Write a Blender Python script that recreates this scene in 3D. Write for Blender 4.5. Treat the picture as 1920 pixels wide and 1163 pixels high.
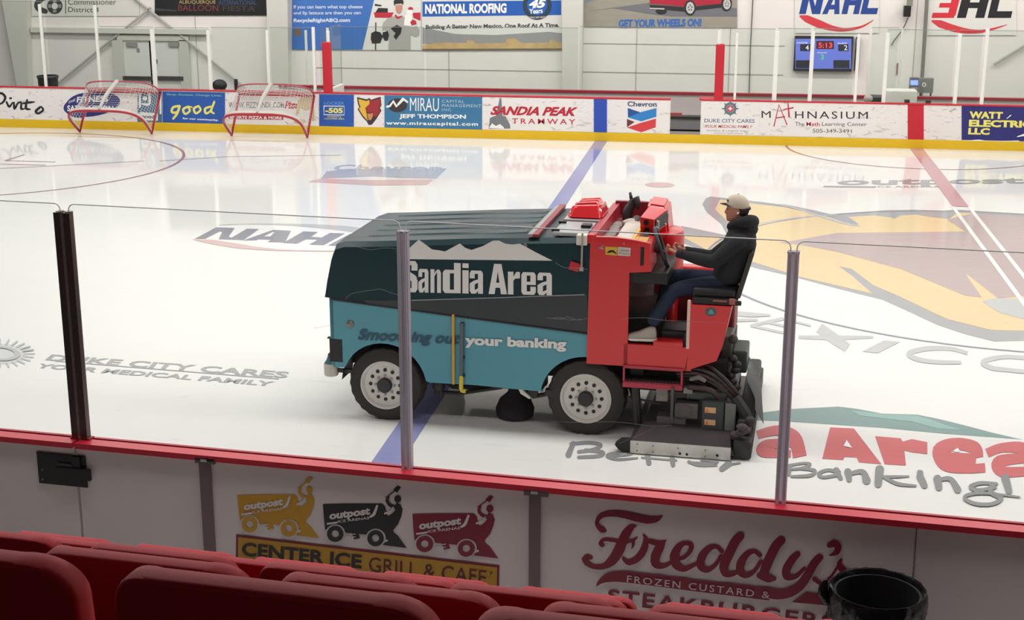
import bpy, bmesh, math, random
from mathutils import Vector, Matrix, Euler
random.seed(7)
sc = bpy.context.scene
for o in list(bpy.data.objects):
    bpy.data.objects.remove(o)
COL = sc.collection
PI = math.pi

# ---------------------------------------------------------------- camera
FPX = 2688.8
CAM = Vector((3.297, -10.018, 5.149))
YAW, PITCH, ROLL = -0.1559, 0.2627, -0.0008
cF = Vector((math.sin(YAW)*math.cos(PITCH), math.cos(YAW)*math.cos(PITCH), -math.sin(PITCH)))
r0 = Vector((math.cos(YAW), -math.sin(YAW), 0)); d0 = cF.cross(r0)
cR = math.cos(ROLL)*r0 + math.sin(ROLL)*d0
cD = -math.sin(ROLL)*r0 + math.cos(ROLL)*d0
cam = bpy.data.cameras.new('camera'); cam_o = bpy.data.objects.new('camera', cam); COL.objects.link(cam_o)
cam.sensor_fit = 'HORIZONTAL'; cam.sensor_width = 36.0; cam.lens = 36.0*FPX/1920.0
cam.clip_start = 0.05; cam.clip_end = 300
mw = Matrix((cR, -cD, -cF)).transposed().to_4x4(); mw.translation = CAM
cam_o.matrix_world = mw
sc.camera = cam_o

# ---------------------------------------------------------------- world, lamps, exposure
RW = 25.07          # rink width (near boards at Y=0, far boards at Y=RW)
YW = 31.0           # far building wall
sc.view_settings.view_transform = 'Standard'
try: sc.view_settings.look = 'None'
except Exception: pass
sc.view_settings.gamma = 1.0
sc.view_settings.use_curve_mapping = False
sc.view_settings.exposure = 0.0
wd = bpy.data.worlds.new('world'); sc.world = wd; wd.use_nodes = True
wd.node_tree.nodes['Background'].inputs[0].default_value = (0.05, 0.05, 0.055, 1)
wd.node_tree.nodes['Background'].inputs[1].default_value = 0.3
LAMP_W = 258.0
for lx in (-21, -14, -7, 0, 7, 14):
    for ly in (4.5, 12.5, 20.5):
        l = bpy.data.lights.new('high_bay_lamp', 'AREA'); l.shape = 'RECTANGLE'; l.size = 5.0; l.size_y = 1.0
        l.energy = LAMP_W; l.color = (1.0, 0.99, 0.97)
        lo = bpy.data.objects.new('high_bay_lamp', l); COL.objects.link(lo)
        lo.location = (lx + 1.5, ly, 8.6)
for lx in (-14, -7, 0, 7, 14):            # added fill lights, tilted to brighten the far wall
    l = bpy.data.lights.new('wall_fill_light', 'AREA'); l.shape = 'RECTANGLE'; l.size = 5.5; l.size_y = 0.9
    l.energy = 330; l.color = (1.0, 0.97, 0.91)
    lo = bpy.data.objects.new('wall_fill_light', l); COL.objects.link(lo); lo.location = (lx, RW+1.0, 8.5); lo.rotation_euler = (math.radians(53), 0, 0)
l = bpy.data.lights.new('stand_fill_light', 'AREA'); l.shape = 'RECTANGLE'; l.size = 10; l.size_y = 0.5  # added fill light above the near boards, brightens chair tops and cap rail
l.energy = 250; l.color = (1.0, 0.91, 0.90)
lo = bpy.data.objects.new('stand_fill_light', l); COL.objects.link(lo); lo.location = (2.5, -1.3, 7.6)

l = bpy.data.lights.new('rear_fill_light', 'AREA'); l.shape = 'RECTANGLE'; l.size = 8; l.size_y = 1.0  # added dim fill behind the camera, lifts the dark chair backs
l.energy = 45; l.color = (1.0, 0.88, 0.89)
lo = bpy.data.objects.new('rear_fill_light', l); COL.objects.link(lo); lo.location = (2.0, -16.0, 8.4)

# ---------------------------------------------------------------- helpers
def lin(c):
    def f(v):
        v /= 255.0
        return v/12.92 if v <= 0.04045 else ((v+0.055)/1.055)**2.4
    return tuple(f(v) for v in c)
MATS = {}
def mat(name, rgb, rough=0.5, metal=0.0, var=0.0, scale=8.0, bump=0.0, stretch=(1,1,1), emit=0.0, coat=0.0, ior=None, spec=None):
    if name in MATS: return MATS[name]
    m = bpy.data.materials.new(name); m.use_nodes = True
    nt = m.node_tree; b = nt.nodes['Principled BSDF']
    col = lin(rgb)
    b.inputs['Base Color'].default_value = (*col, 1); b.inputs['Roughness'].default_value = rough
    b.inputs['Metallic'].default_value = metal
    if spec is not None: b.inputs['Specular IOR Level'].default_value = spec
    if coat: b.inputs['Coat Weight'].default_value = coat
    if ior: b.inputs['IOR'].default_value = ior
    if emit:
        b.inputs['Emission Color'].default_value = (*col, 1); b.inputs['Emission Strength'].default_value = emit
    if var or bump:
        tc = nt.nodes.new('ShaderNodeTexCoord'); mp = nt.nodes.new('ShaderNodeMapping')
        mp.inputs['Scale'].default_value = stretch
        nz = nt.nodes.new('ShaderNodeTexNoise'); nz.inputs['Scale'].default_value = scale; nz.inputs['Detail'].default_value = 6
        nt.links.new(tc.outputs['Object'], mp.inputs['Vector']); nt.links.new(mp.outputs[0], nz.inputs['Vector'])
        if var:
            mx = nt.nodes.new('ShaderNodeMix'); mx.data_type = 'RGBA'
            mx.inputs['A'].default_value = (*[c*(1-var) for c in col], 1)
            mx.inputs['B'].default_value = (*[min(1, c*(1+var)) for c in col], 1)
            nt.links.new(nz.outputs['Fac'], mx.inputs['Factor']); nt.links.new(mx.outputs['Result'], b.inputs['Base Color'])
        if bump:
            bp = nt.nodes.new('ShaderNodeBump'); bp.inputs['Strength'].default_value = bump; bp.inputs['Distance'].default_value = 0.01
            nt.links.new(nz.outputs['Fac'], bp.inputs['Height']); nt.links.new(bp.outputs[0], b.inputs['Normal'])
    MATS[name] = m
    return m
def glass_mat(name, tint, ior=1.45, strength=1.0):
    m = bpy.data.materials.new(name); m.use_nodes = True; nt = m.node_tree
    nt.nodes.remove(nt.nodes['Principled BSDF'])
    out = nt.nodes['Material Output']
    t = nt.nodes.new('ShaderNodeBsdfTransparent'); t.inputs[0].default_value = (*tint, 1)
    g = nt.nodes.new('ShaderNodeBsdfGlossy'); g.inputs['Roughness'].default_value = 0.02
    fr = nt.nodes.new('ShaderNodeFresnel'); fr.inputs['IOR'].default_value = ior
    ml = nt.nodes.new('ShaderNodeMath'); ml.operation = 'MULTIPLY'; ml.inputs[1].default_value = strength
    mx = nt.nodes.new('ShaderNodeMixShader')
    ge = nt.nodes.new('ShaderNodeNewGeometry'); inv = nt.nodes.new('ShaderNodeMath'); inv.operation = 'SUBTRACT'; inv.inputs[0].default_value = 1.0
    m2 = nt.nodes.new('ShaderNodeMath'); m2.operation = 'MULTIPLY'
    nt.links.new(ge.outputs['Backfacing'], inv.inputs[1]); nt.links.new(fr.outputs[0], ml.inputs[0]); nt.links.new(ml.outputs[0], m2.inputs[0]); nt.links.new(inv.outputs[0], m2.inputs[1])
    nt.links.new(m2.outputs[0], mx.inputs[0])
    nt.links.new(t.outputs[0], mx.inputs[1]); nt.links.new(g.outputs[0], mx.inputs[2]); nt.links.new(mx.outputs[0], out.inputs[0])
    return m
def scuff_mat(name, rgb, mark, amount=0.55, rough=0.45, scale=3.0):
    """plastic board facing with streaky puck and blade marks"""
    m = bpy.data.materials.new(name); m.use_nodes = True; nt = m.node_tree; b = nt.nodes['Principled BSDF']
    b.inputs['Roughness'].default_value = rough
    tc = nt.nodes.new('ShaderNodeTexCoord'); mp = nt.nodes.new('ShaderNodeMapping'); mp.inputs['Scale'].default_value = (1.2, 1.2, 4.5)
    mp.inputs['Rotation'].default_value = (0, 0.25, 0)
    nz = nt.nodes.new('ShaderNodeTexNoise'); nz.inputs['Scale'].default_value = scale; nz.inputs['Detail'].default_value = 8; nz.inputs['Distortion'].default_value = 1.2
    rp = nt.nodes.new('ShaderNodeValToRGB'); rp.color_ramp.elements[0].position = amount; rp.color_ramp.elements[1].position = amount+0.13
    rp.color_ramp.elements[0].color = (*lin(rgb), 1); rp.color_ramp.elements[1].color = (*lin(mark), 1)
    nt.links.new(tc.outputs['Object'], mp.inputs[0]); nt.links.new(mp.outputs[0], nz.inputs['Vector'])
    nt.links.new(nz.outputs['Fac'], rp.inputs[0]); nt.links.new(rp.outputs[0], b.inputs['Base Color'])
    return m

ROOTM = {}
def new_obj(name, me, parent=None):
    o = bpy.data.objects.new(name, me); COL.objects.link(o)
    if parent is not None: o.parent = parent
    return o
def tag(o, label=None, cat=None, group=None, kind=None):
    if label: o['label'] = label
    if cat: o['category'] = cat
    if group: o['group'] = group
    if kind: o['kind'] = kind
    return o
def empty(name, loc=(0,0,0), rz=0.0, label=None, cat=None, group=None, kind=None):
    o = bpy.data.objects.new(name, None); COL.objects.link(o)
    o.empty_display_size = 0.1
    o.location = loc; o.rotation_euler = (0, 0, rz)
    ROOTM[o] = Matrix.Translation(Vector(loc)) @ Matrix.Rotation(rz, 4, 'Z')
    return tag(o, label, cat, group, kind)

class MB:
    """collects shapes; build() links them as ONE mesh object"""
    def __init__(s): s.bm = bmesh.new(); s.k = 0
    def lay(s):
        s.k += 1; return s.k*0.0003
    def quadbox(s, c, size, rot=None, bev=0.0):
        m = Matrix.Translation(Vector(c))
        if rot is not None: m = m @ (rot.to_matrix().to_4x4() if isinstance(rot, Euler) else rot)
        r = bmesh.ops.create_cube(s.bm, size=1.0, matrix=m @ Matrix.Diagonal((*size, 1)))
        if bev:
            es = list({e for v in r['verts'] for e in v.link_edges})
            bmesh.ops.bevel(s.bm, geom=es, offset=bev, segments=2, profile=0.5, affect='EDGES')
        return s
    def box(s, lo, hi, bev=0.0):
        c = [(a+b)/2 for a, b in zip(lo, hi)]; sz = [abs(b-a) for a, b in zip(lo, hi)]
        return s.quadbox(c, sz, None, bev)
    def hexa(s, b4, t4):
        vs = [s.bm.verts.new(p) for p in list(b4)+list(t4)]
        for f in ((3,2,1,0),(4,5,6,7),(0,1,5,4),(1,2,6,5),(2,3,7,6),(3,0,4,7)): s.bm.faces.new([vs[i] for i in f])
        return s
    def prism(s, pts, d):
        """extrude a 3D polygon by vector d"""
        d = Vector(d); a = [s.bm.verts.new(p) for p in pts]; b = [s.bm.verts.new(Vector(p)+d) for p in pts]
        n = len(pts)
        fa = s.bm.faces.new(a); fb = s.bm.faces.new(b[::-1])
        for i in range(n): s.bm.faces.new((a[i], b[i], b[(i+1) % n], a[(i+1) % n]))
        return s
    def poly(s, pts):
        vs = [s.bm.verts.new(p) for p in pts]
        s.bm.faces.new(vs); return s
    def grid(s, rows, close_u=False, close_v=False):
        vv = [[s.bm.verts.new(p) for p in r] for r in rows]
        nr, nc = len(vv), len(vv[0])
        for i in range(nr if close_v else nr-1):
            for j in range(nc if close_u else nc-1):
                s.bm.faces.new((vv[i][j], vv[i][(j+1) % nc], vv[(i+1) % nr][(j+1) % nc], vv[(i+1) % nr][j]))
        return vv
    def loft(s, rings, cap=True):
        vv = s.grid(rings, close_u=True)
        if cap:
            s.bm.faces.new(vv[0][::-1]); s.bm.faces.new(vv[-1])
        return s
    def tube(s, pts, r, n=8, smooth=0, closed=False):
        pts = [Vector(p) for p in pts]
        rr = list(r) if isinstance(r, (list, tuple)) else [r]*len(pts)
        if smooth: pts, rr = crom(pts, rr, smooth)
        N = len(pts); rings = []; prev = None
        for i, p in enumerate(pts):
            if closed: t = pts[(i+1) % N]-pts[i-1]
            else: t = pts[min(i+1, N-1)]-pts[max(i-1, 0)]
            t.normalize()
            if prev is None:
                a = Vector((0,0,1)) if abs(t.z) < 0.9 else Vector((1,0,0))
                prev = (a - t*a.dot(t)).normalized()
            else:
                prev = (prev - t*prev.dot(t)).normalized()
            b = t.cross(prev)
            rings.append([p + (prev*math.cos(2*PI*k/n) + b*math.sin(2*PI*k/n))*rr[i] for k in range(n)])
        if closed: s.grid(rings, close_u=True, close_v=True)
        else: s.loft(rings)
        return s
    def lathe(s, prof, axis_m, n=32, close=False):
        """prof: list of (r, h); revolved about local z of axis_m"""
        rings = [[axis_m @ Vector((r*math.cos(2*PI*k/n), r*math.sin(2*PI*k/n), h)) for k in range(n)] for r, h in prof]
        if close: s.grid(rings, close_u=True, close_v=True)
        else: s.loft(rings)
        return s
    def cyl(s, a, b, r, n=20):
        return s.tube([a, b], r, n)
    def sphere(s, c, r, u=16, v=10, m=None):
        mm = Matrix.Translation(Vector(c)) @ (m if m is not None else Matrix.Identity(4)) @ Matrix.Diagonal((*(r if isinstance(r, (tuple, list)) else (r,r,r)), 1))
        bmesh.ops.create_uvsphere(s.bm, u_segments=u, v_segments=v, radius=1.0, matrix=mm); return s
    def build(s, name, material, parent=None, smooth=False, root=None, flat=False, keep=False):
        """root: the Empty whose frame the geometry is already in; None = world coordinates"""
        bm = s.bm
        if not flat: bmesh.ops.recalc_face_normals(bm, faces=bm.faces)
        loc = None
        if parent is not None and root is None:
            pm = ROOTM.get(parent)
            if pm is not None: bmesh.ops.transform(bm, matrix=pm.inverted(), verts=bm.verts)
        elif parent is None:
            xs = [v.co for v in bm.verts]
            lo = [min(c[i] for c in xs) for i in range(3)]; hi = [max(c[i] for c in xs) for i in range(3)]
            loc = Vector(((lo[0]+hi[0])/2, (lo[1]+hi[1])/2, lo[2]))
            bmesh.ops.translate(bm, vec=-loc, verts=bm.verts)
        me = bpy.data.meshes.new(name); bm.to_mesh(me); bm.free()
        if smooth:
            me.polygons.foreach_set('use_smooth', [True]*len(me.polygons))
            if smooth is not True:
                try: me.set_sharp_from_angle(angle=math.radians(smooth))
                except Exception: pass
        if material is not None: me.materials.append(material)
        o = new_obj(name, me, parent)
        if loc is not None:
            o.location = loc; ROOTM[o] = Matrix.Translation(loc)
        elif parent is not None and parent in ROOTM: ROOTM[o] = ROOTM[parent]
        return o

def crom(pts, rr, k, closed=False):
    P = []; R = []; n = len(pts)
    for i in range(n-1):
        p0, p1, p2, p3 = pts[max(i-1,0)], pts[i], pts[i+1], pts[min(i+2,n-1)]
        for j in range(k):
            t = j/k
            P.append(0.5*((2*p1)+(p2-p0)*t+(2*p0-5*p1+4*p2-p3)*t*t+(3*p1-p0-3*p2+p3)*t**3))
            R.append(rr[i]*(1-t)+rr[i+1]*t)
    P.append(pts[-1]); R.append(rr[-1])
    return P, R

# planes: a pixel of the photograph is carried along its ray to the real surface it lies on
class Plane:
    def __init__(s, o, u, v, n):
        s.o, s.u, s.v, s.n = Vector(o), Vector(u).normalized(), Vector(v).normalized(), Vector(n).normalized()
    def at(s, x, y, off=0.0):
        d = cF + cR*((x-960)/FPX) + cD*((y-581.5)/FPX)
        t = (s.o-CAM).dot(s.n)/d.dot(s.n)
        return CAM + d*t + s.n*off
    def uv(s, x, y):
        p = s.at(x, y)-s.o
        return p.dot(s.u), p.dot(s.v)
    def w(s, a, b, off=0.0): return s.o + s.u*a + s.v*b + s.n*off
def zoom(x0, y0, k): return lambda x, y: (x0+x*k, y0+y*k)
ID = lambda x, y: (x, y)
AL = -0.0856
ub = Vector((1, AL, 0)).normalized(); vb = Vector((-AL, 1, 0)).normalized()
P_ICE = Plane((0,0,0), (1,0,0), (0,1,0), (0,0,1))
P_FAR = Plane((0,RW,0), (1,0,0), (0,0,1), (0,-1,0))
P_BACK = Plane((0,RW+2.2,0), (1,0,0), (0,0,1), (0,-1,0))
P_WALL = Plane((0,YW,0), (1,0,0), (0,0,1), (0,-1,0))
NB_OUT = -0.15
P_NEAR = Plane(vb*NB_OUT, ub, (0,0,1), -vb)
P_GLASS = Plane((0,0,0), ub, (0,0,1), -vb)
ZA = Vector((-0.306, 4.143, 0)); ZR = math.atan2(-0.0574, 0.99835)
zu = Vector((math.cos(ZR), math.sin(ZR), 0)); zv = Vector((-math.sin(ZR), math.cos(ZR), 0))
def P_ZAM(t): return Plane(ZA+zv*t, zu, (0,0,1), -zv)
def zl(x, y, t):
    """pixel -> local (s, t, z) of the resurfacer at lateral depth t"""
    a, b = P_ZAM(t).uv(x, y); return Vector((a, t, b))

def px_poly(mb, plane, pts, off, Z=ID):
    off += mb.lay()
    mb.poly([plane.at(*Z(*p), off) for p in pts]); return mb
def px_ribbon(mb, plane, pts, off, Z=ID, k=6, caps=True):
    """a brush stroke of varying width; pts = (x, y, width) in picture units"""
    off += mb.lay()
    P = [Vector((*Z(p[0], p[1]), 0)) for p in pts]
    q0, q1 = Z(0,0), Z(1,0); sc_ = q1[0]-q0[0]
    R = [p[2]*sc_*0.5 for p in pts]
    if len(P) > 2 and k > 1: P, R = crom(P, R, k)
    L, Rr = [], []
    n = len(P)
    for i in range(n):
        t = (P[min(i+1,n-1)]-P[max(i-1,0)])
        if t.length < 1e-6: t = Vector((1,0,0))
        t.normalize(); nn = Vector((-t.y, t.x, 0))
        L.append(P[i]+nn*R[i]); Rr.append(P[i]-nn*R[i])
    def W(p, i=0): return plane.at(p.x, p.y, off+i*4e-5)
    lv = [mb.bm.verts.new(W(p,i)) for i, p in enumerate(L)]; rv = [mb.bm.verts.new(W(p,i)) for i, p in enumerate(Rr)]
    for i in range(n-1):
        try: mb.bm.faces.new((lv[i], lv[i+1], rv[i+1], rv[i]))
        except ValueError: pass
    if caps:
        for e, i in ((0, 0), (1, n-1)):
            a = math.atan2((L[i]-P[i]).y, (L[i]-P[i]).x); sg = 1 if e == 0 else -1
            arc = [W(P[i]+Vector((math.cos(a+sg*PI*j/8), math.sin(a+sg*PI*j/8), 0))*R[i], i) for j in range(9)]
            if R[i] > 0.3: mb.poly(arc)
    return mb
def px_ellipse(mb, plane, c, rx, ry, off, Z=ID, n=32, rot=0.0, inner=None):
    pts = []
    for f in ((1.0,) if inner is None else (1.0, inner)):
        ring = []
        for k in range(n):
            a = 2*PI*k/n; x, y = rx*f*math.cos(a), ry*f*math.sin(a)
            ring.append((c[0]+x*math.cos(rot)-y*math.sin(rot), c[1]+x*math.sin(rot)+y*math.cos(rot)))
        pts.append(ring)
    if inner is not None: off += mb.lay()
    if inner is None: px_poly(mb, plane, pts[0], off, Z)
    else: mb.grid([[plane.at(*Z(*p), off) for p in r] for r in pts], close_u=True)
    return mb
_tc = {}
def text_geo(body, bold, shear, space):
    key = (body, bold, shear, space)
    if key in _tc: return _tc[key]
    c = bpy.data.curves.new('t', 'FONT'); c.body = body; c.offset = bold; c.shear = shear; c.space_character = space; c.resolution_u = 3
    o = bpy.data.objects.new('t', c); COL.objects.link(o)
    me = o.to_mesh(); vs = [v.co.copy() for v in me.vertices]; fs = [tuple(p.vertices) for p in me.polygons]
    o.to_mesh_clear(); bpy.data.objects.remove(o); bpy.data.curves.remove(c)
    xs = [v.x for v in vs]; ys = [v.y for v in vs]
    x0, x1, y0, y1 = min(xs), max(xs), min(ys), max(ys)
    _tc[key] = ([((v.x-x0)/(x1-x0), (v.y-y0)/(y1-y0)) for v in vs], fs)
    return _tc[key]
def px_text(mb, plane, body, bl, br, tl, off, Z=ID, bold=0.0, shear=0.0, space=1.0):
    """lettering whose box has its bottom-left, bottom-right and top-left corners at the given pixels"""
    off += mb.lay()
    vs, fs = text_geo(body, bold, shear, space)
    A, B, T = plane.at(*Z(*bl), off), plane.at(*Z(*br), off), plane.at(*Z(*tl), off)
    nv = [mb.bm.verts.new(A + (B-A)*x + (T-A)*y) for x, y in vs]
    for f in fs:
        try: mb.bm.faces.new([nv[i] for i in f])
        except ValueError: pass
    return mb
def copy_tree(o, parent=None):
    c = o.copy(); COL.objects.link(c)
    if parent is not None: c.parent = parent
    for ch in o.children: copy_tree(ch, c)
    return c
# ---------------------------------------------------------------- materials
M_wall = mat('painted_wall', (226,220,217), 0.7, var=0.05, scale=1.2)
M_steel = mat('painted_steel', (206,204,198), 0.5, var=0.03)
M_ceil = mat('ceiling_lining', (96,96,98), 0.9)
M_dark = mat('dark_lining', (70,66,66), 0.9)
M_conc = mat('concrete', (120,118,114), 0.8, var=0.15, scale=2)
M_white = mat('white_plastic', (236,234,228), 0.4)
M_postw = mat('white_post', (235,234,228), 0.35)
M_red = mat('red_plastic', (196,30,48), 0.4)
M_pad = mat('red_pad', (196,26,44), 0.55)
M_yel = mat('yellow_plastic', (226,184,20), 0.5, var=0.12, scale=14, stretch=(0.3,1,3))
M_board = scuff_mat('scuffed_board', (232,226,222), (165,160,160), 0.58)
M_black = mat('black', (16,16,18), 0.5)
M_glass = glass_mat('shield_glass', (0.985, 0.99, 0.985), 1.45)
M_glassfar = glass_mat('far_glass', (0.93, 0.96, 0.94), 1.45)
M_edge = mat('glass_edge', (225,232,228), 0.25)
M_edged = mat('glass_edge_dark', (135,140,138), 0.3)

def ice_mat(name, rgb, rough=0.085, var=0.0, mark=None, stretch=(1,1,1), scale=2.0):
    m = bpy.data.materials.new(name); m.use_nodes = True; nt = m.node_tree; b = nt.nodes['Principled BSDF']
    b.inputs['IOR'].default_value = 1.26; b.inputs['Roughness'].default_value = rough
    col = lin(rgb)
    tc = nt.nodes.new('ShaderNodeTexCoord')
    mp = nt.nodes.new('ShaderNodeMapping'); mp.inputs['Scale'].default_value = stretch
    nz = nt.nodes.new('ShaderNodeTexNoise'); nz.inputs['Scale'].default_value = scale; nz.inputs['Detail'].default_value = 9; nz.inputs['Roughness'].default_value = 0.65
    nt.links.new(tc.outputs['Object'], mp.inputs[0]); nt.links.new(mp.outputs[0], nz.inputs['Vector'])
    mx = nt.nodes.new('ShaderNodeMix'); mx.data_type = 'RGBA'
    mx.inputs['A'].default_value = (*[c*(1-var) for c in col], 1); mx.inputs['B'].default_value = (*[min(1,c*(1+var)) for c in col], 1)
    nt.links.new(nz.outputs['Fac'], mx.inputs['Factor']); last = mx.outputs['Result']
    if mark:
        n2 = nt.nodes.new('ShaderNodeTexNoise'); n2.inputs['Scale'].default_value = 1.6; n2.inputs['Detail'].default_value = 3; n2.inputs['Distortion'].default_value = 3
        mp2 = nt.nodes.new('ShaderNodeMapping'); mp2.inputs['Scale'].default_value = (0.55, 3.0, 1)
        nt.links.new(tc.outputs['Object'], mp2.inputs[0]); nt.links.new(mp2.outputs[0], n2.inputs['Vector'])
        rp = nt.nodes.new('ShaderNodeValToRGB'); rp.color_ramp.elements[0].position = 0.66; rp.color_ramp.elements[1].position = 0.74
        nt.links.new(n2.outputs['Fac'], rp.inputs[0])
        m2 = nt.nodes.new('ShaderNodeMix'); m2.data_type = 'RGBA'
        nt.links.new(rp.outputs[0], m2.inputs['Factor']); nt.links.new(last, m2.inputs['A']); m2.inputs['B'].default_value = (*lin(mark), 1)
        last = m2.outputs['Result']
    nt.links.new(last, b.inputs['Base Color'])
    bp = nt.nodes.new('ShaderNodeBump'); bp.inputs['Strength'].default_value = 0.05; bp.inputs['Distance'].default_value = 0.004
    nt.links.new(nz.outputs['Fac'], bp.inputs['Height']); nt.links.new(bp.outputs[0], b.inputs['Normal'])
    return m
I_base = ice_mat('ice', (238,237,233), 0.07, 0.03, (228,229,225))
I_white = ice_mat('ice_white', (244,243,241), 0.1)
I_grey = ice_mat('ice_grey', (166,168,170), 0.12, 0.10, stretch=(0.4,6,1), scale=3)
I_lgrey = ice_mat('ice_light_grey', (192,195,194), 0.12, 0.06)
I_navy = ice_mat('ice_navy', (140,142,154), 0.12, 0.08)
I_blue = ice_mat('ice_blue_line', (150,152,198), 0.12, 0.10, stretch=(0.4,5,1), scale=3)
I_red = ice_mat('ice_red_line', (204,158,164), 0.12, 0.10, stretch=(0.4,5,1), scale=3)
I_pink = ice_mat('ice_pink', (218,188,184), 0.12, 0.06)
I_sred = ice_mat('ice_sandia_red', (208,116,118), 0.12, 0.10, stretch=(0.4,5,1), scale=3)
I_teal = ice_mat('ice_teal', (150,184,178), 0.12, 0.08)
I_dteal = ice_mat('ice_dark_teal', (134,160,158), 0.12, 0.08)
I_gold = ice_mat('ice_gold', (232,206,158), 0.12, 0.07, stretch=(0.35,6,1), scale=3)
I_mar = ice_mat('ice_maroon', (188,168,168), 0.12, 0.16, stretch=(0.3,8,1), scale=3)
I_line = ice_mat('ice_thin_red', (170,128,132), 0.12)
I_chev = ice_mat('ice_pale_blue', (180,188,198), 0.12, 0.06)

# ---------------------------------------------------------------- floors, walls
fl = MB().poly([(-34,-1.9,0),(16,-1.9,0),(16,RW+0.06,0),(-34,RW+0.06,0)]).build('floor', I_base)
tag(fl, 'white ice sheet of the rink with painted lines and logos', 'ice', kind='structure')
c1 = MB().box((-34,RW+0.06,-0.25),(16,YW,-0.1)).build('floor_walkway', M_conc); tag(c1, kind='structure')
near_pts = [P_GLASS.w(a, 0) for a in (-34, 17)]
c2 = MB().prism([near_pts[0]+vb*0.05, near_pts[1]+vb*0.05, near_pts[1]-vb*22, near_pts[0]-vb*22], (0,0,-0.12))
for v in c2.bm.verts: v.co.z -= 0.03
c2 = c2.build('floor_stand', mat('rubber_floor',(46,43,44),0.85,var=0.2,scale=12)); tag(c2, kind='structure')
# far wall: corrugated white sheeting with girts
wl = MB().box((-34,YW,-0.25),(16,YW+0.2,10))
wl = wl.build('wall_far', M_wall); tag(wl, 'pale grey sheet wall behind the far boards', 'wall', kind='structure')
sm = MB()
for x in (-12.6,-8.2,-5.0,0.4,3.0,8.0): sm.box((x-0.01,YW-0.012,-0.1),(x+0.01,YW,10))
for z in (0.55,1.1,1.9): sm.box((-9.0,YW-0.012,z-0.012),(4.5,YW,z+0.012))
o = sm.build('seam', mat('wall_seam', (168,168,162), 0.7), wl)
for nm, lo, hi in (('wall_left',(-34.2,-24,-0.25),(-34,YW+0.2,10)), ('wall_right',(16.8,-24,-0.25),(17,YW+0.2,10)), ('wall_near',(-34,-24.2,-0.25),(17,-24,10))):
    o = MB().box(lo, hi).build(nm, M_dark if nm == 'wall_near' else M_wall); tag(o, kind='structure')
o = MB().box((-34.2,-2.5,9.2),(17,YW+0.2,9.35)).build('ceiling', M_ceil); tag(o, kind='structure')
o = MB().box((-34.2,-24.2,9.0),(17,-2.5,9.35)).build('ceiling_stand', M_dark); tag(o, kind='structure')

# tapered steel frame columns on the wall
def column(pts, name, label):
    b = MB(); b.prism([P_WALL.at(*p, 0.32) for p in pts], (0, 0.32, 0))
    o = b.build(name, M_steel); return tag(o, label, 'column', kind='structure')
column([(8,-30),(58,-30),(63,190),(46,190)], 'column_1', 'tapered white steel column at the far left of the wall')
column([(505,-30),(545,-30),(547,190),(512,190)], 'column_2', 'white steel column left of the blue recycling banner')
column([(1057,-30),(1096,-30),(1092,190),(1056,190)], 'column_3', 'white steel column between roofing and car banners')
br = MB()
for p, q in (((285,14),(100,165)),((250,-8),(462,164)),((1960,60),(1862,120))):
    br.tube([P_WALL.at(*p, 0.1), P_WALL.at(*q, 0.1)], 0.035, 6)
tag(br.build('brace_rods', mat('brace_grey', (176,174,170), 0.5)), 'thin grey diagonal brace rods crossing the far wall', 'brace', kind='structure')
gi = MB(); gi.box(P_WALL.at(62,60)+Vector((0,-0.16,0)), P_WALL.at(392,56)+Vector((0,0,0.02)))
tag(gi.build('trim_1', M_steel), kind='structure')

# double door
def wbox(b, x0, y0, x1, y1, off, d):
    a, c = P_WALL.at(x0,y1,off), P_WALL.at(x1,y0,off)
    b.box((a.x,a.y-d,a.z),(c.x,c.y,c.z)); return b
d1 = empty('door_1', P_WALL.at(288,190), 0, 'white double exit door with black push bars behind left goal', 'door', kind='structure')
f = MB(); wbox(f,222,75.2,232,215,0,0.1); wbox(f,345,75.2,355,215,0,0.1); wbox(f,222,67,355,75,0,0.1)
f.build('door_frame', mat('door_frame', (196,194,188), 0.5), d1)
for i, (x0, x1) in enumerate(((233,287),(289,344))):
    lf = wbox(MB(),x0,76,x1,215,0,0.05).build('door_leaf', mat('door_white', (214,212,208), 0.5), d1)
    wbox(MB(),x0+1,143,x1+2,149,0.05,0.08).build('push_bar', mat('bar_dark', (62,60,60), 0.4), lf)
    cx = 239 if i == 0 else 318
    b = MB(); wbox(b,cx,79,cx+20,87,0.05,0.05); b.build('closer', mat('closer_grey', (160,158,154), 0.4, 0.3), lf)
    wbox(MB(),cx+19,90,cx+24,98,0.05,0.012).build('notice', mat('notice_grey', (140,138,136), 0.5), lf)
wbox(MB(),291,111,296,118,0.05,0.06).build('handle', M_black, d1)

# dark pole, conduit, speaker, controller, screen on the right
pl = MB().tube([P_WALL.at(1738,-20,0.15), P_WALL.at(1725,190,0.15)], 0.05, 8)
tag(pl.build('conduit', mat('conduit', (120,118,114), 0.5)), 'grey vertical conduit pole on the right part of the wall', 'conduit')
cb = MB().tube([P_WALL.at(1412,-10,0.06), P_WALL.at(1407,90,0.06), P_WALL.at(1404,190,0.06)], 0.015, 6)
tag(cb.build('cable', mat('cable_grey', (90,88,86), 0.6)), 'dark vertical cable on the wall right of the red car banner', 'cable')
sp = empty('loudspeaker', P_WALL.at(1700,30), 0, 'small black loudspeaker on the wall between two league banners', 'speaker')
wbox(MB(),1692,10,1706,30,0.1,0.25).build('cabinet', M_black, sp)
wbox(MB(),1700,-6,1711,10,0,0.16).build('bracket', mat('bracket_green', (128,130,118), 0.5), sp)
cw = MB().tube([P_WALL.at(1702,31,0.15), P_WALL.at(1692,55,0.05), P_WALL.at(1676,76,0.05), P_WALL.at(1671,85,0.05)], 0.014, 6, smooth=5)
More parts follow.
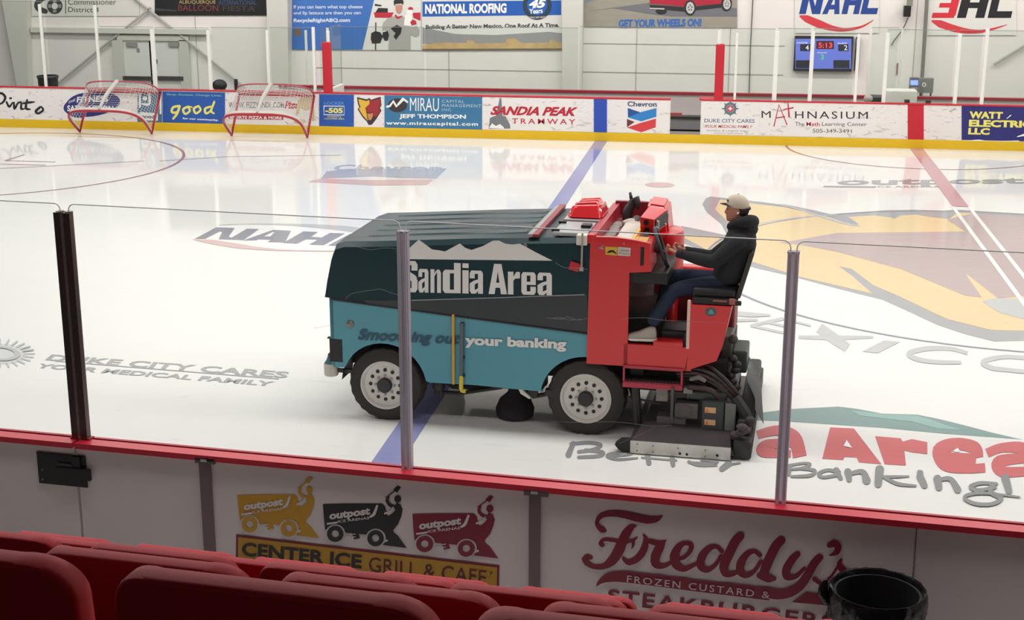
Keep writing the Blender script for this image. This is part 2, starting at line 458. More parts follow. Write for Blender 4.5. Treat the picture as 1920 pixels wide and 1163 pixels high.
tag(cw.build('speaker_cable', mat('cable_grey', (90,88,86))), 'thin loose cable hanging below the loudspeaker', 'cable')

M_scr = mat('screen_blue', (92,106,190), 0.3, emit=0.55)
M_scr2 = mat('screen_dark', (40,44,56), 0.3)
def scoreboard(x0, x1, y0, y1, full):
    t = empty('scoreboard_screen', P_WALL.at((x0+x1)/2,y1), 0,
              'wall scoreboard screen with blue display behind the penalty box' if full else 'edge of a second scoreboard screen beside the first', 'screen')
    wbox(MB(),x0,y0,x1,y1,0.02,0.12).build('bezel', M_black, t)
    px_poly(MB(), P_WALL, [(x0+4,y0+4),(x1-4,y0+4),(x1-5,y1-4),(x0+4,y1-4)], 0.145).build('display', M_scr, t, flat=True)
    return t
t = scoreboard(1487,1600,68,132,True)
for q in ((1500,82,1520,95),(1571,82,1590,95),(1492,112,1518,127),(1562,112,1592,127)):
    b = MB(); px_poly(b,P_WALL,[(q[0],q[1]),(q[2],q[1]),(q[2],q[3]),(q[0],q[3])],0.15); b.build('score_cell', M_scr2, t, flat=True)
b = MB(); px_poly(b,P_WALL,[(1530,76),(1563,76),(1563,91),(1530,91)],0.15); b.build('clock_cell', mat('clock_cell',(70,30,44),0.3), t, flat=True)
b = MB(); px_text(b,P_WALL,'5:13',(1534,89),(1560,89),(1534,79),0.155,bold=0.02); b.build('clock_digits', mat('digit_red',(230,60,70),0.4,emit=1.0), t, flat=True)
b = MB(); px_text(b,P_WALL,'4',(1510,93),(1516,93),(1510,84),0.155); px_text(b,P_WALL,'2',(1582,93),(1588,93),(1582,84),0.155)
px_text(b,P_WALL,'HOME',(1494,81),(1514,81),(1494,78),0.155); px_text(b,P_WALL,'GUEST',(1570,82),(1588,82),(1570,79),0.155); px_text(b,P_WALL,'PERIOD',(1532,99),(1550,99),(1532,97),0.155)
b.build('lettering', mat('digit_white',(225,225,235),0.4,emit=0.6), t, flat=True)
b = MB(); px_text(b,P_WALL,'3',(1538,111),(1544,111),(1538,101),0.155,bold=0.02); b.build('period_digit', mat('digit_green',(70,190,120),0.4,emit=0.6), t, flat=True)
scoreboard(1601,1612,69,132,False)
cn = empty('control_console', P_WALL.at(1706,170), 0, 'small grey control console with lit blue display on a stand', 'console')
wbox(MB(),1696,138,1714,166,1.0,0.2).build('housing', mat('cons_grey',(96,98,108),0.5), cn)
px_poly(MB(),P_WALL,[(1698,142),(1712,142),(1712,151),(1698,151)],1.205).build('display', mat('cons_blue',(120,140,255),0.3,emit=1.4), cn, flat=True)
b = MB(); px_text(b,P_WALL,'...',(1700,160),(1710,160),(1700,156),1.205); wbox(b,1699,155,1711,163,1.2,0.01); b.build('keypad', mat('key_grey',(150,150,160),0.5), cn)
b = MB(); a = P_WALL.at(1704,166,1.02); b.box((a.x-0.03,a.y-0.05,-0.1),(a.x+0.03,a.y,a.z)); b.build('stand', mat('cons_grey',(96,98,108)), cn)
eb = empty('electrical_box', P_WALL.at(1730,170), 0, 'grey wall box right of the lit control console', 'box')
wbox(MB(),1716,141,1743,167,0.7,0.25).build('housing', mat('ebox_grey',(122,124,120),0.5), eb)
b = MB(); px_ellipse(b,P_WALL,(1725,152),4,4,0.955,inner=0.55); b.build('dial', M_white, eb, flat=True)
for lx_ in (1720,1739):
    b = MB(); a = P_WALL.at(lx_,167,0.72); b.box((a.x-0.02,a.y-0.05,-0.1),(a.x+0.02,a.y,a.z)); b.build('leg', mat('ebox_leg',(80,80,80),0.5), eb)
sg = wbox(MB(),1680,118,1684,140,0.02,0.02).build('fire_sign', mat('faded_red',(150,96,96),0.5)); tag(sg, 'narrow faded red sign on the wall left of the lit console', 'sign')

# ---------------------------------------------------------------- ice paint (parts of the ice)
def icep(mb, name, m): return mb.build(name, m, fl, flat=True)
h1, h2, h3, h4, h5 = 0.0015, 0.003, 0.0045, 0.006, 0.0075
RX = 7.533
icep(MB().poly([(-0.15,-0.2,h1),(0.15,-0.2,h1),(0.15,RW,h1),(-0.15,RW,h1)]), 'blue_line', I_blue)
yc = P_ICE.at(1805,388).y
icep(MB().poly([(RX-0.15,yc,h4),(RX+0.15,yc,h4),(RX+0.15,RW,h4),(RX-0.15,RW,h4)]), 'center_line', I_red)
b = MB()
for s in (-1,1): b.poly([(RX+s*0.15-0.035,-1.5,h4),(RX+s*0.15+0.035,-1.5,h4),(RX+s*0.15+0.035,yc,h4),(RX+s*0.15-0.035,yc,h4)])
icep(b, 'center_line_edge', I_white)
def circ(cx, cy, r, w, z, a0=0, a1=2*PI, n=96):
    return MB().grid([[(cx+(r+s)*math.cos(a0+(a1-a0)*k/n), cy+(r+s)*math.sin(a0+(a1-a0)*k/n), z) for k in range(n+1)] for s in (-w/2, w/2)])
def circm(*a, **k):
    mb = MB(); cx, cy, r, w, z = a[:5]; a0 = k.get('a0',0); a1 = k.get('a1',2*PI); n = 96
    mb.grid([[(cx+(r+s)*math.cos(a0+(a1-a0)*j/n), cy+(r+s)*math.sin(a0+(a1-a0)*j/n), z) for j in range(n+1)] for s in (-w/2, w/2)]); return mb
icep(circm(RX, RW/2, 4.66, 0.055, h3), 'center_circle', ice_mat('ice_circle',(150,150,162)))
icep(circm(RX, RW, 3.05, 0.06, h3, a0=PI, a1=2*PI), 'referee_crease', I_line)
icep(circm(-13.56, 19.66, 4.57, 0.07, h3), 'faceoff_circle', I_line)
icep(circm(-13.56, 19.66, 0.15, 0.3, h3), 'faceoff_spot', I_line)
b = MB()
for sx in (-1,1):
    for sy in (-1,1):
        x0 = -13.56+sx*0.6; y0 = 19.66+sy*0.23
        b.poly([(x0,y0-0.03,h3),(x0+sx*1.2,y0-0.03,h3),(x0+sx*1.2,y0+0.03,h3),(x0,y0+0.03,h3)])
        b.poly([(x0-0.03,y0,h3),(x0+0.03,y0,h3),(x0+0.03,y0+sy*0.9,h3),(x0-0.03,y0+sy*0.9,h3)])
icep(b, 'faceoff_marks', I_line)
b = MB(); q = P_ICE.at(1237,347); n = 32
b.poly([(q.x+0.3*math.cos(2*PI*k/n), q.y+0.3*math.sin(2*PI*k/n), h2) for k in range(n)]); icep(b, 'neutral_spot', I_pink)
b = MB(); px_ribbon(b,P_ICE,[(300,302,1.4),(425,294,1.2),(640,291,1)],h2,k=1); px_ribbon(b,P_ICE,[(0,316,1.4),(160,308,1.4),(270,302,1.2)],h2,k=1)
icep(b, 'skate_mark', I_lgrey)
# petrol-chevron emblem
b = MB(); px_text(b,P_ICE,'Chevron',(622,320),(826,321),(632,309),h2,bold=0.02); px_poly(b,P_ICE,[(612,322),(650,317),(838,316),(818,335),(755,334),(700,331),(602,335)],h1)
icep(b, 'petrol_logo_blue', I_chev)
b = MB(); px_poly(b,P_ICE,[(600,335),(690,338),(812,337),(800,347),(700,348),(578,341)],h2); icep(b, 'petrol_logo_red', I_pink)
# league emblem
Z = zoom(330,370,0.17188)
b = MB(); px_poly(b,P_ICE,[Z(*p) for p in ((190,455),(460,315),(760,295),(1150,290),(1600,315),(1900,345),(2300,420),(2200,520),(1900,590),(1500,585),(1000,565),(500,525))],h1); icep(b,'league_oval',I_white)
b = MB(); px_ribbon(b,P_ICE,[(470,305,6),(750,295,8),(1100,297,16),(1500,315,36),(1900,350,60),(2200,400,40)],h2,Z); icep(b,'league_arc',I_lgrey)
b = MB()
for pts in (((205,455),(440,330),(640,338),(575,430),(605,445),(775,345),(905,350),(735,470),(465,460),(505,378),(470,378),(320,455)),
            ((730,475),(1060,358),(1255,368),(1190,495),(1000,490),(1040,465),(900,462),(870,472)),
            ((1170,500),(1390,375),(1545,382),(1470,435),(1590,442),(1680,392),(1840,398),(1610,525),(1455,518),(1550,465),(1420,460),(1320,508)),
            ((1660,528),(1900,402),(2020,408),(1860,500),(2000,510),(1950,545))):
    px_poly(b,P_ICE,pts,h3,Z)
icep(b,'league_letters',I_navy)
b = MB(); px_poly(b,P_ICE,[(960,430),(1050,385),(1075,385),(1030,432)],h4,Z); icep(b,'league_letter_gap',I_white)
b = MB(); px_ribbon(b,P_ICE,[(190,462,8),(400,490,50),(650,530,52),(900,560,30),(1200,580,14),(1700,588,8),(2000,570,6)],h2,Z); icep(b,'league_swoosh',I_pink)
# medical sponsor
b = MB(); px_text(b,P_ICE,'DUKE CITY CARES',(84,676),(537,710),(97,665),h2,bold=0.03); px_text(b,P_ICE,'YOUR MEDICAL FAMILY',(64,690),(508,725),(76,682),h2,bold=0.03)
px_ribbon(b,P_ICE,[(103,677.5,1.6),(522,711,1.6)],h2,k=1)
icep(b,'sponsor_lettering',ice_mat('ice_text',(170,172,172),0.12,0.06))
b = MB(); px_ellipse(b,P_ICE,(0,664),50,19,h1,rot=0.06)
icep(b,'sponsor_emblem',ice_mat('ice_pale',(214,216,214),0.12,0.05))
b = MB()
for k in range(24):
    a = 2*PI*k/24; px_ribbon(b,P_ICE,[(0+44*math.cos(a),664+17*math.sin(a),3.2),(0+66*math.cos(a),664+27*math.sin(a),3)],h2,k=1,caps=False)
px_ellipse(b,P_ICE,(0,664),38,14,h2,inner=0.72,rot=0.06)
icep(b,'sponsor_rays',I_lgrey)
# arena lettering at the far right
b = MB(); px_text(b,P_ICE,'outpost',(1568,351),(1925,348),(1572,337),h3,bold=0.03); px_ribbon(b,P_ICE,[(1545,350,2.5),(1640,351,2.5)],h3,k=1); px_text(b,P_ICE,'ICE ARENAS',(1640,352),(1760,352),(1640,349),h3)
icep(b,'arena_lettering',I_grey)
# wolf's-head emblem at centre ice
Z = zoom(1260,280,0.34375)
b = MB(); px_poly(b,P_ICE,[(165,300),(185,268),(210,258),(440,282),(620,302),(760,330),(880,358),(1000,345),(1160,333),(1320,330),(1480,335),(1560,330),(1750,342),(1920,352),(2250,370),(2400,600),(2250,1070),(1920,1045),(1760,1050),(1600,1010),(1450,960),(1300,890),(1150,822),(900,760),(640,690),(460,650),(180,560),(0,490),(-60,430),(60,420),(300,470),(270,410),(190,345)],h1,Z)
icep(b,'emblem_outline',I_grey)
b = MB(); px_poly(b,P_ICE,[(235,330),(262,275),(440,298),(620,318),(740,345),(860,372),(1000,420),(1020,410),(960,370),(1100,362),(1190,372),(1215,380),(1250,362),(1330,358),(1420,372),(1510,382),(1560,345),(1900,370),(2240,385),(2300,600),(2150,1010),(1920,992),(1740,988),(1500,928),(1230,800),(1100,745),(980,655),(910,640),(980,690),(1095,790),(700,698),(460,622),(180,545),(40,470),(300,480),(330,420)],h2,Z)
icep(b,'emblem_gold',I_gold)
b = MB(); px_poly(b,P_ICE,[(585,513),(900,458),(1600,450),(1500,385),(1640,350),(1920,372),(2230,388),(2280,600),(2180,820),(1960,800),(1780,815),(1620,690),(1600,680),(1690,810),(1600,800),(1250,655),(900,560),(700,522)],h3,Z)
icep(b,'emblem_maroon',I_mar)
b = MB(); px_ribbon(b,P_ICE,[(470,405,5),(700,372,6),(900,360,5)],h3,Z); px_poly(b,P_ICE,[(1690,830),(1760,815),(1920,820),(2100,850),(2100,960),(1920,930),(1780,890)],h3,Z)
px_ribbon(b,P_ICE,[(440,285,4),(640,315,6),(900,395,10),(1020,420,4)],h3,Z)
icep(b,'emblem_detail',I_lgrey)
# MEXICO around the circle
b = MB(); Z = zoom(1400,560,0.3439)
for st in ([(395,160,56),(470,215,60),(550,270,48)],): px_ribbon(b,P_ICE,st,h2,Z,caps=False)
px_ribbon(b,P_ICE,[(282,211,18),(480,215,26),(690,211,12)],h2,Z,caps=False)
px_poly(b,P_ICE,[(630,290),(715,299),(835,238),(750,229)],h2,Z)
px_ribbon(b,P_ICE,[(1205,300,20),(1110,275,22),(980,275,26),(885,300,28),(930,332,26),(1040,348,22),(1170,350,18)],h2,Z,caps=False)
px_ribbon(b,P_ICE,[(1530,326,22),(1400,320,22),(1290,346,28),(1330,378,26),(1430,392,22),(1560,402,22),(1680,392,24),(1730,366,28),(1660,338,24),(1528,326,22)],h2,Z,caps=False)
px_ribbon(b,P_ICE,[(20,150,16),(200,110,18)],h2,Z,k=1,caps=False); px_ribbon(b,P_ICE,[(25,150,14),(200,188,14)],h2,Z,k=1,caps=False); px_ribbon(b,P_ICE,[(110,130,14),(230,158,12)],h2,Z,k=1,caps=False); px_ribbon(b,P_ICE,[(200,112,14),(350,150,10)],h2,Z,k=1,caps=False)
px_ribbon(b,P_ICE,[(-90,80,26),(20,90,26),(130,92,10)],h2,Z,caps=False); px_ribbon(b,P_ICE,[(-60,120,18),(60,118,14)],h2,Z,k=1,caps=False)
icep(b,'state_lettering',I_lgrey)
# credit-union emblem near the boards
b = MB(); px_poly(b,P_ICE,[(-60,640),(240,603),(500,590),(600,602),(740,628),(930,634),(1050,658),(1180,690),(1330,730),(1500,770),(1350,758),(1080,738),(740,706),(440,686),(240,672),(-60,660)],h1,Z); icep(b,'union_mountain',I_dteal)
b = MB(); px_poly(b,P_ICE,[(570,612),(740,630),(930,640),(1000,660),(1080,690),(1170,718),(1040,712),(900,672),(740,655),(620,640)],h2,Z); icep(b,'union_mountain_light',I_teal)
b = MB()
A_ = [(455,704),(585,710),(735,905),(612,895),(600,868),(535,865),(525,882),(412,875)]
px_poly(b,P_ICE,A_,h2,Z)
px_poly(b,P_ICE,[(700,752),(840,764),(850,782),(900,768),(985,785),(985,850),(900,840),(860,830),(868,912),(752,905)],h2,Z)
px_ribbon(b,P_ICE,[(1060,868,60),(1250,878,60)],h2,Z,k=1,caps=False)
px_ribbon(b,P_ICE,[(1260,870,60),(1240,815,70),(1140,795,66),(1055,830,82),(1085,905,76),(1190,930,50),(1300,925,50)],h2,Z,caps=False)
px_ribbon(b,P_ICE,[(1310,845,50),(1400,815,52),(1520,830,70),(1560,960,80)],h2,Z,caps=False); px_ribbon(b,P_ICE,[(1540,870,50),(1380,890,66),(1390,945,60),(1530,945,50)],h2,Z,caps=False)
px_ribbon(b,P_ICE,[(60,745,46),(170,722,56),(260,760,72),(290,865,76)],h2,Z,caps=False); px_ribbon(b,P_ICE,[(250,790,46),(110,800,56),(90,840,56),(240,850,40)],h2,Z,caps=False)
icep(b,'union_lettering',I_sred)
b = MB(); px_poly(b,P_ICE,[(528,808),(545,775),(575,818)],0.008,Z); px_poly(b,P_ICE,[(1125,835),(1150,818),(1165,838),(1140,842)],0.008,Z)
icep(b,'union_letter_gap',I_white)
b = MB(); Z = zoom(1000,600,0.25793)
for st in ([(290,900,34),(255,985,44)], [(275,905,26),(400,895,26),(490,912,28),(440,945,28),(330,962,26)], [(380,950,26),(500,965,30),(480,992,28),(330,1002,24)],
           [(650,965,18),(560,978,26),(540,998,24),(620,1018,22),(755,1008,14)], [(560,995,16),(690,985,16),(720,972,14),(650,963,14)],
           [(830,985,40),(840,1045,36)], [(1010,1010,40),(1015,1060,30)], [(790,1005,14),(1040,1025,14)],
           [(1130,1035,22),(1200,1060,22),(1330,1062,16)], [(1130,1040,18),(1290,1046,16),(1340,1035,16),(1220,1022,16)], [(1420,1050,50),(1370,1088,40)], [(1400,1060,20),(1500,1045,14)]):
    px_ribbon(b,P_ICE,st,h2,Z)
Z = zoom(1400,870,0.27083)
for st in ([(300,20,30),(290,75,30)], [(290,15,18),(400,0,18),(440,10,20),(380,35,20),(300,42,18)], [(380,38,20),(470,50,24),(440,85,26),(310,92,16)],
           [(640,60,26),(560,48,22),(500,72,26),(530,98,22),(640,80,22)], [(620,50,44),(650,105,30)],
           [(700,60,50),(710,115,36)], [(710,75,26),(800,60,36),(830,120,56)],
           [(920,45,60),(910,145,50)], [(930,95,20),(1020,95,20),(1120,92,12)], [(960,105,20),(1050,145,26),(1170,158,14)],
           [(1200,95,50),(1230,155,44)], [(1195,65,34),(1205,67,34)],
           [(1320,110,56),(1330,170,46)], [(1340,115,24),(1410,112,34),(1460,185,50)],
           [(1730,145,20),(1620,140,26),(1550,165,30),(1600,190,26),(1720,170,24)], [(1700,155,40),(1690,205,34),(1760,245,34),(1700,285,26),(1590,285,26),(1510,250,26),(1540,220,24),(1660,212,20),(1890,238,10)],
           [(1790,105,56),(1815,195,44)]):
    px_ribbon(b,P_ICE,st,h2,Z)
icep(b,'slogan_lettering',ice_mat('ice_slogan',(146,148,148),0.12,0.06))
# ---------------------------------------------------------------- far boards
BH = 1.07
def rink_board(x0, x1, name, label, loc_end=True):
    t = empty(name, ((x0+x1)/2, RW, 0), 0, label, 'rink board')
    MB().box((x0,RW,0.02),(x1,RW+0.09,BH-0.035)).build('panel', M_board, t)
    MB().box((x0,RW-0.02,BH-0.035),(x1,RW+0.15,BH),0.008).build('cap_rail', M_red, t)
    MB().box((x0,RW-0.012,0.0),(x1,RW+0.02,0.215)).build('kick_plate', M_yel, t)
    return t
gx0, gx1 = P_FAR.at(1256,240).x, P_FAR.at(1313,240).x
rbA = rink_board(-30, gx0, 'rink_board', 'long white far rink board left of the open bench gap, with yellow kick strip')
rbB = rink_board(gx1, 15, 'rink_board', 'white far rink board right of the open bench gap, with yellow kick strip')
MB().box((gx1,RW+0.09,0.2),(gx1+0.08,RW+0.5,BH-0.03)).build('end_return', M_white, rbB)
cp = MB().box((gx1-0.05,RW+0.1,BH-0.03),(gx1+0.85,RW+0.6,BH)).build('end_cap', M_red, rbB)
MB().box((gx0,RW-0.012,0),(gx1,RW+0.09,0.2)).build('threshold', M_yel, rbA)
# board seams
sb = MB()
for x in (-13.2,-10.8,-8.4,-3.6,-1.2): sb.box((x-0.004,RW-0.003,0.22),(x+0.004,RW+0.001,BH-0.04))
sb.build('seam', mat('board_seam',(190,186,184),0.5), rbA)
b = MB()
for x in (3.9,4.9,7.2): b.box((x-0.004,RW-0.003,0.22),(x+0.004,RW+0.001,BH-0.04))
b.build('seam', mat('board_seam',(190,186,184)), rbB)
# players' bench back board
bb = empty('bench_back_board', (-1.5,RW+2.2,0), 0, 'white low board with red cap behind the players bench', 'rink board')
MB().box((-8.9,RW+2.2,-0.1),(15,RW+2.28,0.93)).build('panel', mat('board_pale',(214,204,200),0.5,var=0.04), bb)
MB().box((-8.9,RW+2.14,0.93),(15,RW+2.32,0.99)).build('cap_rail', mat('cap_dark_red',(158,36,52),0.4), bb)
bn = empty('players_bench', (-2.3,RW+1.5,-0.1), 0, 'long dark players bench seen through the board gap', 'bench')
MB().box((-6.5,RW+1.35,0.42),(2.9,RW+1.7,0.47)).build('seat', mat('bench_dark',(52,54,56),0.5), bn)
MB().box((-6.5,RW+1.7,0.05),(2.9,RW+1.74,0.12)).build('foot_rail', mat('bench_dark',(52,54,56)), bn)
MB().box((-6.5,RW+1.4,0.14),(2.9,RW+1.5,0.40)).build('front_board', mat('bench_grey',(150,152,152),0.5), bn)
for x in (-6.3,-3.2,-0.2,2.7): MB().box((x-0.03,RW+1.4,-0.1),(x+0.03,RW+1.65,0.42)).build('leg', mat('bench_dark',(52,54,56)), bn)
gl = MB().box((gx0-0.04,RW+0.06,0.66),(gx0+0.28,RW+0.12,0.72)).build('gate_latch', mat('latch_red',(150,50,56),0.4)); tag(gl, 'red latch bar of the open bench gate beside the petrol sign', 'latch')

# ---------------------------------------------------------------- posts and glass of the far side
def far_post(x_top, y_top, x_bot, y_bot, plane, w, label, group=None, pad=False):
    p, q = plane.at(x_top, y_top), plane.at(x_bot, y_bot)
    x = (p.x+q.x)/2
    zb_ = BH-0.005 if plane is P_FAR else 0.985
    b = MB().box((x-w/2, q.y+0.02, zb_), (x+w/2, q.y+0.02+0.06, p.z), 0.01)
    return tag(b.build('shield_post', M_postw), label, 'post', group)
FP = [(75,8,82,161,P_FAR,.07,'tall white glass post, leftmost, in front of the far wall'),
      (178,10,185,163,P_FAR,.07,'tall white glass post, second from the left, above left goal'),
      (287,55,287,166,P_FAR,.11,'white glass post standing in front of the double exit door'),
      (391,57,392,167,P_FAR,.08,'white glass post between the two tipped goals'),
      (501,57,502,168,P_FAR,.07,'white glass post behind the right tipped goal'),
      (574,57,574,166,P_BACK,.06,'slim white rear post just left of the bench corner'),
      (588,51,588,171,P_FAR,.075,'white glass post at the bench corner left of the red pad'),
      (1380,62,1380,180,P_FAR,.06,'slim white glass post right of the right red padded post'),
      (1457,59,1452,186,P_FAR,.105,'thick white glass post left of the scoreboard screen'),
      (1524,59,1519,186,P_FAR,.09,'white glass post crossing the scoreboard screen'),
      (1607,64,1607,186,P_FAR,.07,'white glass post at the right edge of the scoreboard screen'),
      (1632,56,1627,176,P_BACK,.07,'slim white rear post second right of the scoreboard screen'),
      (1663,62,1659,188,P_FAR,.09,'white glass post left of the lit blue console'),
      (1690,54,1687,176,P_BACK,.06,'slim white rear post just beside the lit blue console'),
      (1798,64,1793,190,P_FAR,.09,'white glass post between console and navy electric sign'),
      (1850,54,1844,186,P_FAR,.085,'white glass post above the navy electric sign')]
for p in FP: far_post(*p, group='white posts of the far glass')
for xx, y0, y1, lb in ((614,79,173,'red padded post left of the players bench'),(1347,83,184,'red padded post right of the players bench')):
    t = empty('padded_post', P_FAR.at(xx,y1), 0, lb, 'post', 'red padded posts')
    q = P_FAR.at(xx,y1); p = P_FAR.at(xx,y0)
    MB().box((q.x-0.105,RW-0.03,BH-0.02),(q.x+0.105,RW+0.16,p.z),0.03).build('pad', M_pad, t)
    tp = P_FAR.at(xx+1,58); MB().box((p.x-0.03,RW+0.02,p.z-0.02),(p.x+0.04,RW+0.08,tp.z),0.008).build('post', M_postw, t)
def far_glass(plane, xa, xb, ytop, label, dy=0.05):
    p, q = plane.at(xa,ytop), plane.at(xb,ytop)
    z0 = 0.99 if plane is P_BACK else BH
    t = empty('safety_shield', ((p.x+q.x)/2, p.y+dy, z0), 0, label, 'glass', 'far shield glass panes')
    MB().box((p.x+0.02,p.y+dy-0.006,z0),(q.x-0.02,p.y+dy+0.006,p.z)).build('sheet', M_glassfar, t)
    MB().box((p.x+0.02,p.y+dy-0.007,p.z),(q.x-0.02,p.y+dy+0.007,p.z+0.012)).build('top_edge', M_edged, t)
for plane, xa, xb, yt, lb in ((P_FAR,-60,78,2,'tall clear pane left of the leftmost far post'),(P_FAR,80,181,2,'tall clear pane between the two tall far posts'),
        (P_FAR,183,287,50,'clear pane in front of the left door leaf'),(P_FAR,287,391,52,'clear pane in front of the right door leaf'),(P_FAR,393,501,52,'clear pane left of the right goal'),
        (P_FAR,503,587,52,'clear pane behind the right goal'),(P_BACK,618,795,50,'clear rear pane below the hockey player picture'),(P_BACK,796,1085,50,'clear rear pane below the roofing banner'),
        (P_BACK,1086,1352,50,'clear rear pane below the red car banner'),(P_FAR,1352,1456,54,'clear pane right of the right red padded post'),(P_FAR,1458,1522,54,'clear pane in front of the left half of the scoreboard'),
        (P_FAR,1525,1606,54,'clear pane in front of the right half of the scoreboard'),(P_BACK,1634,1688,52,'clear rear pane behind the scorekeeper box'),(P_FAR,1664,1795,56,'clear pane in front of the lit console'),
        (P_FAR,1800,1846,57,'narrow clear pane above the red center stripe end'),(P_FAR,1852,1960,58,'clear pane above the navy electric sign')):
    far_glass(plane, xa, xb, yt, lb)
# bench corner return pane
q = P_FAR.at(598,171); t = empty('glass_return', (q.x,RW+0.2,BH), 0, 'clear return pane with white strip at the bench corner', 'glass')
MB().box((q.x-0.006,RW+0.2,BH),(q.x+0.006,RW+2.15,2.62)).build('sheet', M_glassfar, t)
MB().box((q.x-0.03,RW+0.9,BH-0.2),(q.x+0.03,RW+0.96,2.6)).build('post', M_postw, t)
MB().box((q.x-0.06,RW+0.15,-0.1),(q.x+0.06,RW+2.2,BH-0.02)).build('board', M_white, t)
# scorekeeper's box clutter
bx = MB(); a = P_BACK.at(1620,190); c = P_BACK.at(1657,177); bx.box((a.x,RW+1.0,0.2),(c.x,RW+1.6,c.z+0.06),0.02)
tag(bx.build('equipment_case', mat('case_dark',(58,62,56),0.6)), 'dark equipment case on the bench left of the white counter', 'case')
b = MB(); a = P_FAR.at(1632,186); b.sphere((a.x,RW+0.6,BH+0.02),(0.11,0.11,0.10)); tag(b.build('ball_cap', mat('grey_ball',(176,170,166),0.5),smooth=True), 'round pale grey cap resting on the dark equipment case edge', 'hat')
a = P_FAR.at(1665,188); c = P_FAR.at(1692,180); b = MB().box((a.x,RW+0.5,0.5),(c.x+0.4,RW+1.1,c.z+0.06),0.01)
tag(b.build('score_counter', M_white), 'white counter top in the scorekeeper box', 'counter')
for xx, lb in ((1702,'small black box on the board cap near the red stripe'),(1742,'small dark tool left on the board cap right of the red stripe')):
    a = P_FAR.at(xx,190); tag(MB().box((a.x-0.06,RW+0.1,BH),(a.x+0.06,RW+0.2,BH+0.07),0.01).build('cap_box', mat('case_dark',(58,62,56))), lb, 'box')
# dark bins and things behind the left boards
a = P_WALL.at(81,165)
t = empty('refuse_bin', (a.x,RW+2.5,-0.1), 0, 'round black bin behind the boards at the far left post', 'bin')
b = MB(); mm = Matrix.Translation((P_BACK.at(81,160).x,RW+2.5,-0.1)); b.lathe([(0.22,0),(0.27,1.05),(0.275,1.19),(0.24,1.2),(0.23,1.0)],mm,24); b.build('barrel', M_black, t, smooth=40)
b = MB(); b.lathe([(0.285,1.13),(0.3,1.16),(0.285,1.2),(0.26,1.2),(0.26,1.13)],mm,24); b.build('rim', mat('bin_rim',(40,40,42),0.4), t, smooth=40)
a = P_BACK.at(412,164); b = MB().sphere((a.x,RW+2.2,0.95),(0.2,0.2,0.16)); b.cyl((a.x,RW+2.2,-0.1),(a.x,RW+2.2,0.95),0.15); tag(b.build('stool', M_black,smooth=40), 'black rounded stool top behind the boards left of the right goal', 'stool')
a = P_BACK.at(443,166); b = MB().cyl((a.x,RW+2.2,-0.1),(a.x,RW+2.2,1.12),0.05,12); tag(b.build('short_post', M_black,smooth=40), 'thin dark upright cylinder behind the boards by the right goal', 'post')

# ---------------------------------------------------------------- advertising on the far boards
def ytop(x): return 166.0+0.0177*x
def ybot(x): return 223.5+0.0215*x
def ad(x0, x1, m, label, dt=0.0, db=0.0):
    a0, a1, c1_, c0 = P_FAR.at(x0,ytop(x0)+dt,0.001), P_FAR.at(x1,ytop(x1)+dt,0.001), P_FAR.at(x1,ybot(x1)+db,0.001), P_FAR.at(x0,ybot(x0)+db,0.001)
    b = MB(); b.prism([a0,a1,c1_,c0],(0,-0.004,0))
    return tag(b.build('advertising_sign', m), label, 'sign', 'advertisements on the far boards')
O1, O2, O3 = 0.0065, 0.008, 0.0095
def L(b, name, m, par): return b.build(name, m, par, flat=True)
M_ink = mat('ink_black', (28,28,32), 0.5); M_inkw = mat('ink_white', (240,240,236), 0.5); M_inkr = mat('ink_red', (186,36,56), 0.5)
M_inkg = mat('ink_grey', (120,122,126), 0.5); M_navy = mat('ink_navy', (44,48,116), 0.5); M_inky = mat('ink_yellow', (236,226,110), 0.5)
M_adw = scuff_mat('ad_white', (234,229,226), (170,165,164), 0.60)
M_adb = scuff_mat('ad_blue', (38,86,168), (90,130,190), 0.66)
M_green = mat('ink_green', (140,200,150), 0.5); M_slate = mat('ink_slate', (84,110,140), 0.5)
Z1 = zoom(0,0,0.25); Z2 = zoom(480,0,0.25); Z3 = zoom(960,0,0.25); Z4 = zoom(1440,0,0.25)
# script surname sign
t = ad(-120,116,M_adw,'white board sign with black brush script at the far left end')
b = MB()
for st in ([(-90,880,18),(-40,720,18),(10,700,18),(40,730,20),(20,770,16),(-20,785,10)], [(50,765,14),(70,800,18),(95,770,10)], [(78,738,16),(84,736,14)],
           [(105,770,14),(110,815,18),(135,775,14),(160,770,14),(160,815,18),(185,815,8)], [(205,750,14),(195,810,20),(225,820,12)], [(175,775,14),(225,768,18),(260,765,8)],
           [(300,805,18),(270,835,20),(290,850,16),(325,825,16),(310,800,12)]): px_ribbon(b,P_FAR,st,O1,Z1)
L(b,'lettering',M_ink,t)
t = ad(117,256,M_adw,'white board sign with navy oval behind left goal')
b = MB(); px_ellipse(b,P_FAR,(690,785),215,88,O1,Z1,rot=-0.14); px_ellipse(b,P_FAR,(620,790),135,90,O1,Z1,rot=-0.25); L(b,'emblem',M_navy,t)
b = MB(); px_text(b,P_FAR,'FITNESS',(575,770),(810,762),(580,726),O2,Z1,bold=0.03); px_text(b,P_FAR,'THE',(515,780),(568,755),(515,762),O2,Z1,bold=0.01,shear=0.3); px_text(b,P_FAR,'SATISFACTION',(505,835),(850,838),(505,790),O2,Z1,bold=0.03)
L(b,'lettering',M_inkw,t)
t = ad(258,304,mat('ad_good_teal',(70,110,140),0.5),'narrow teal and white sign seen through left goal mesh')
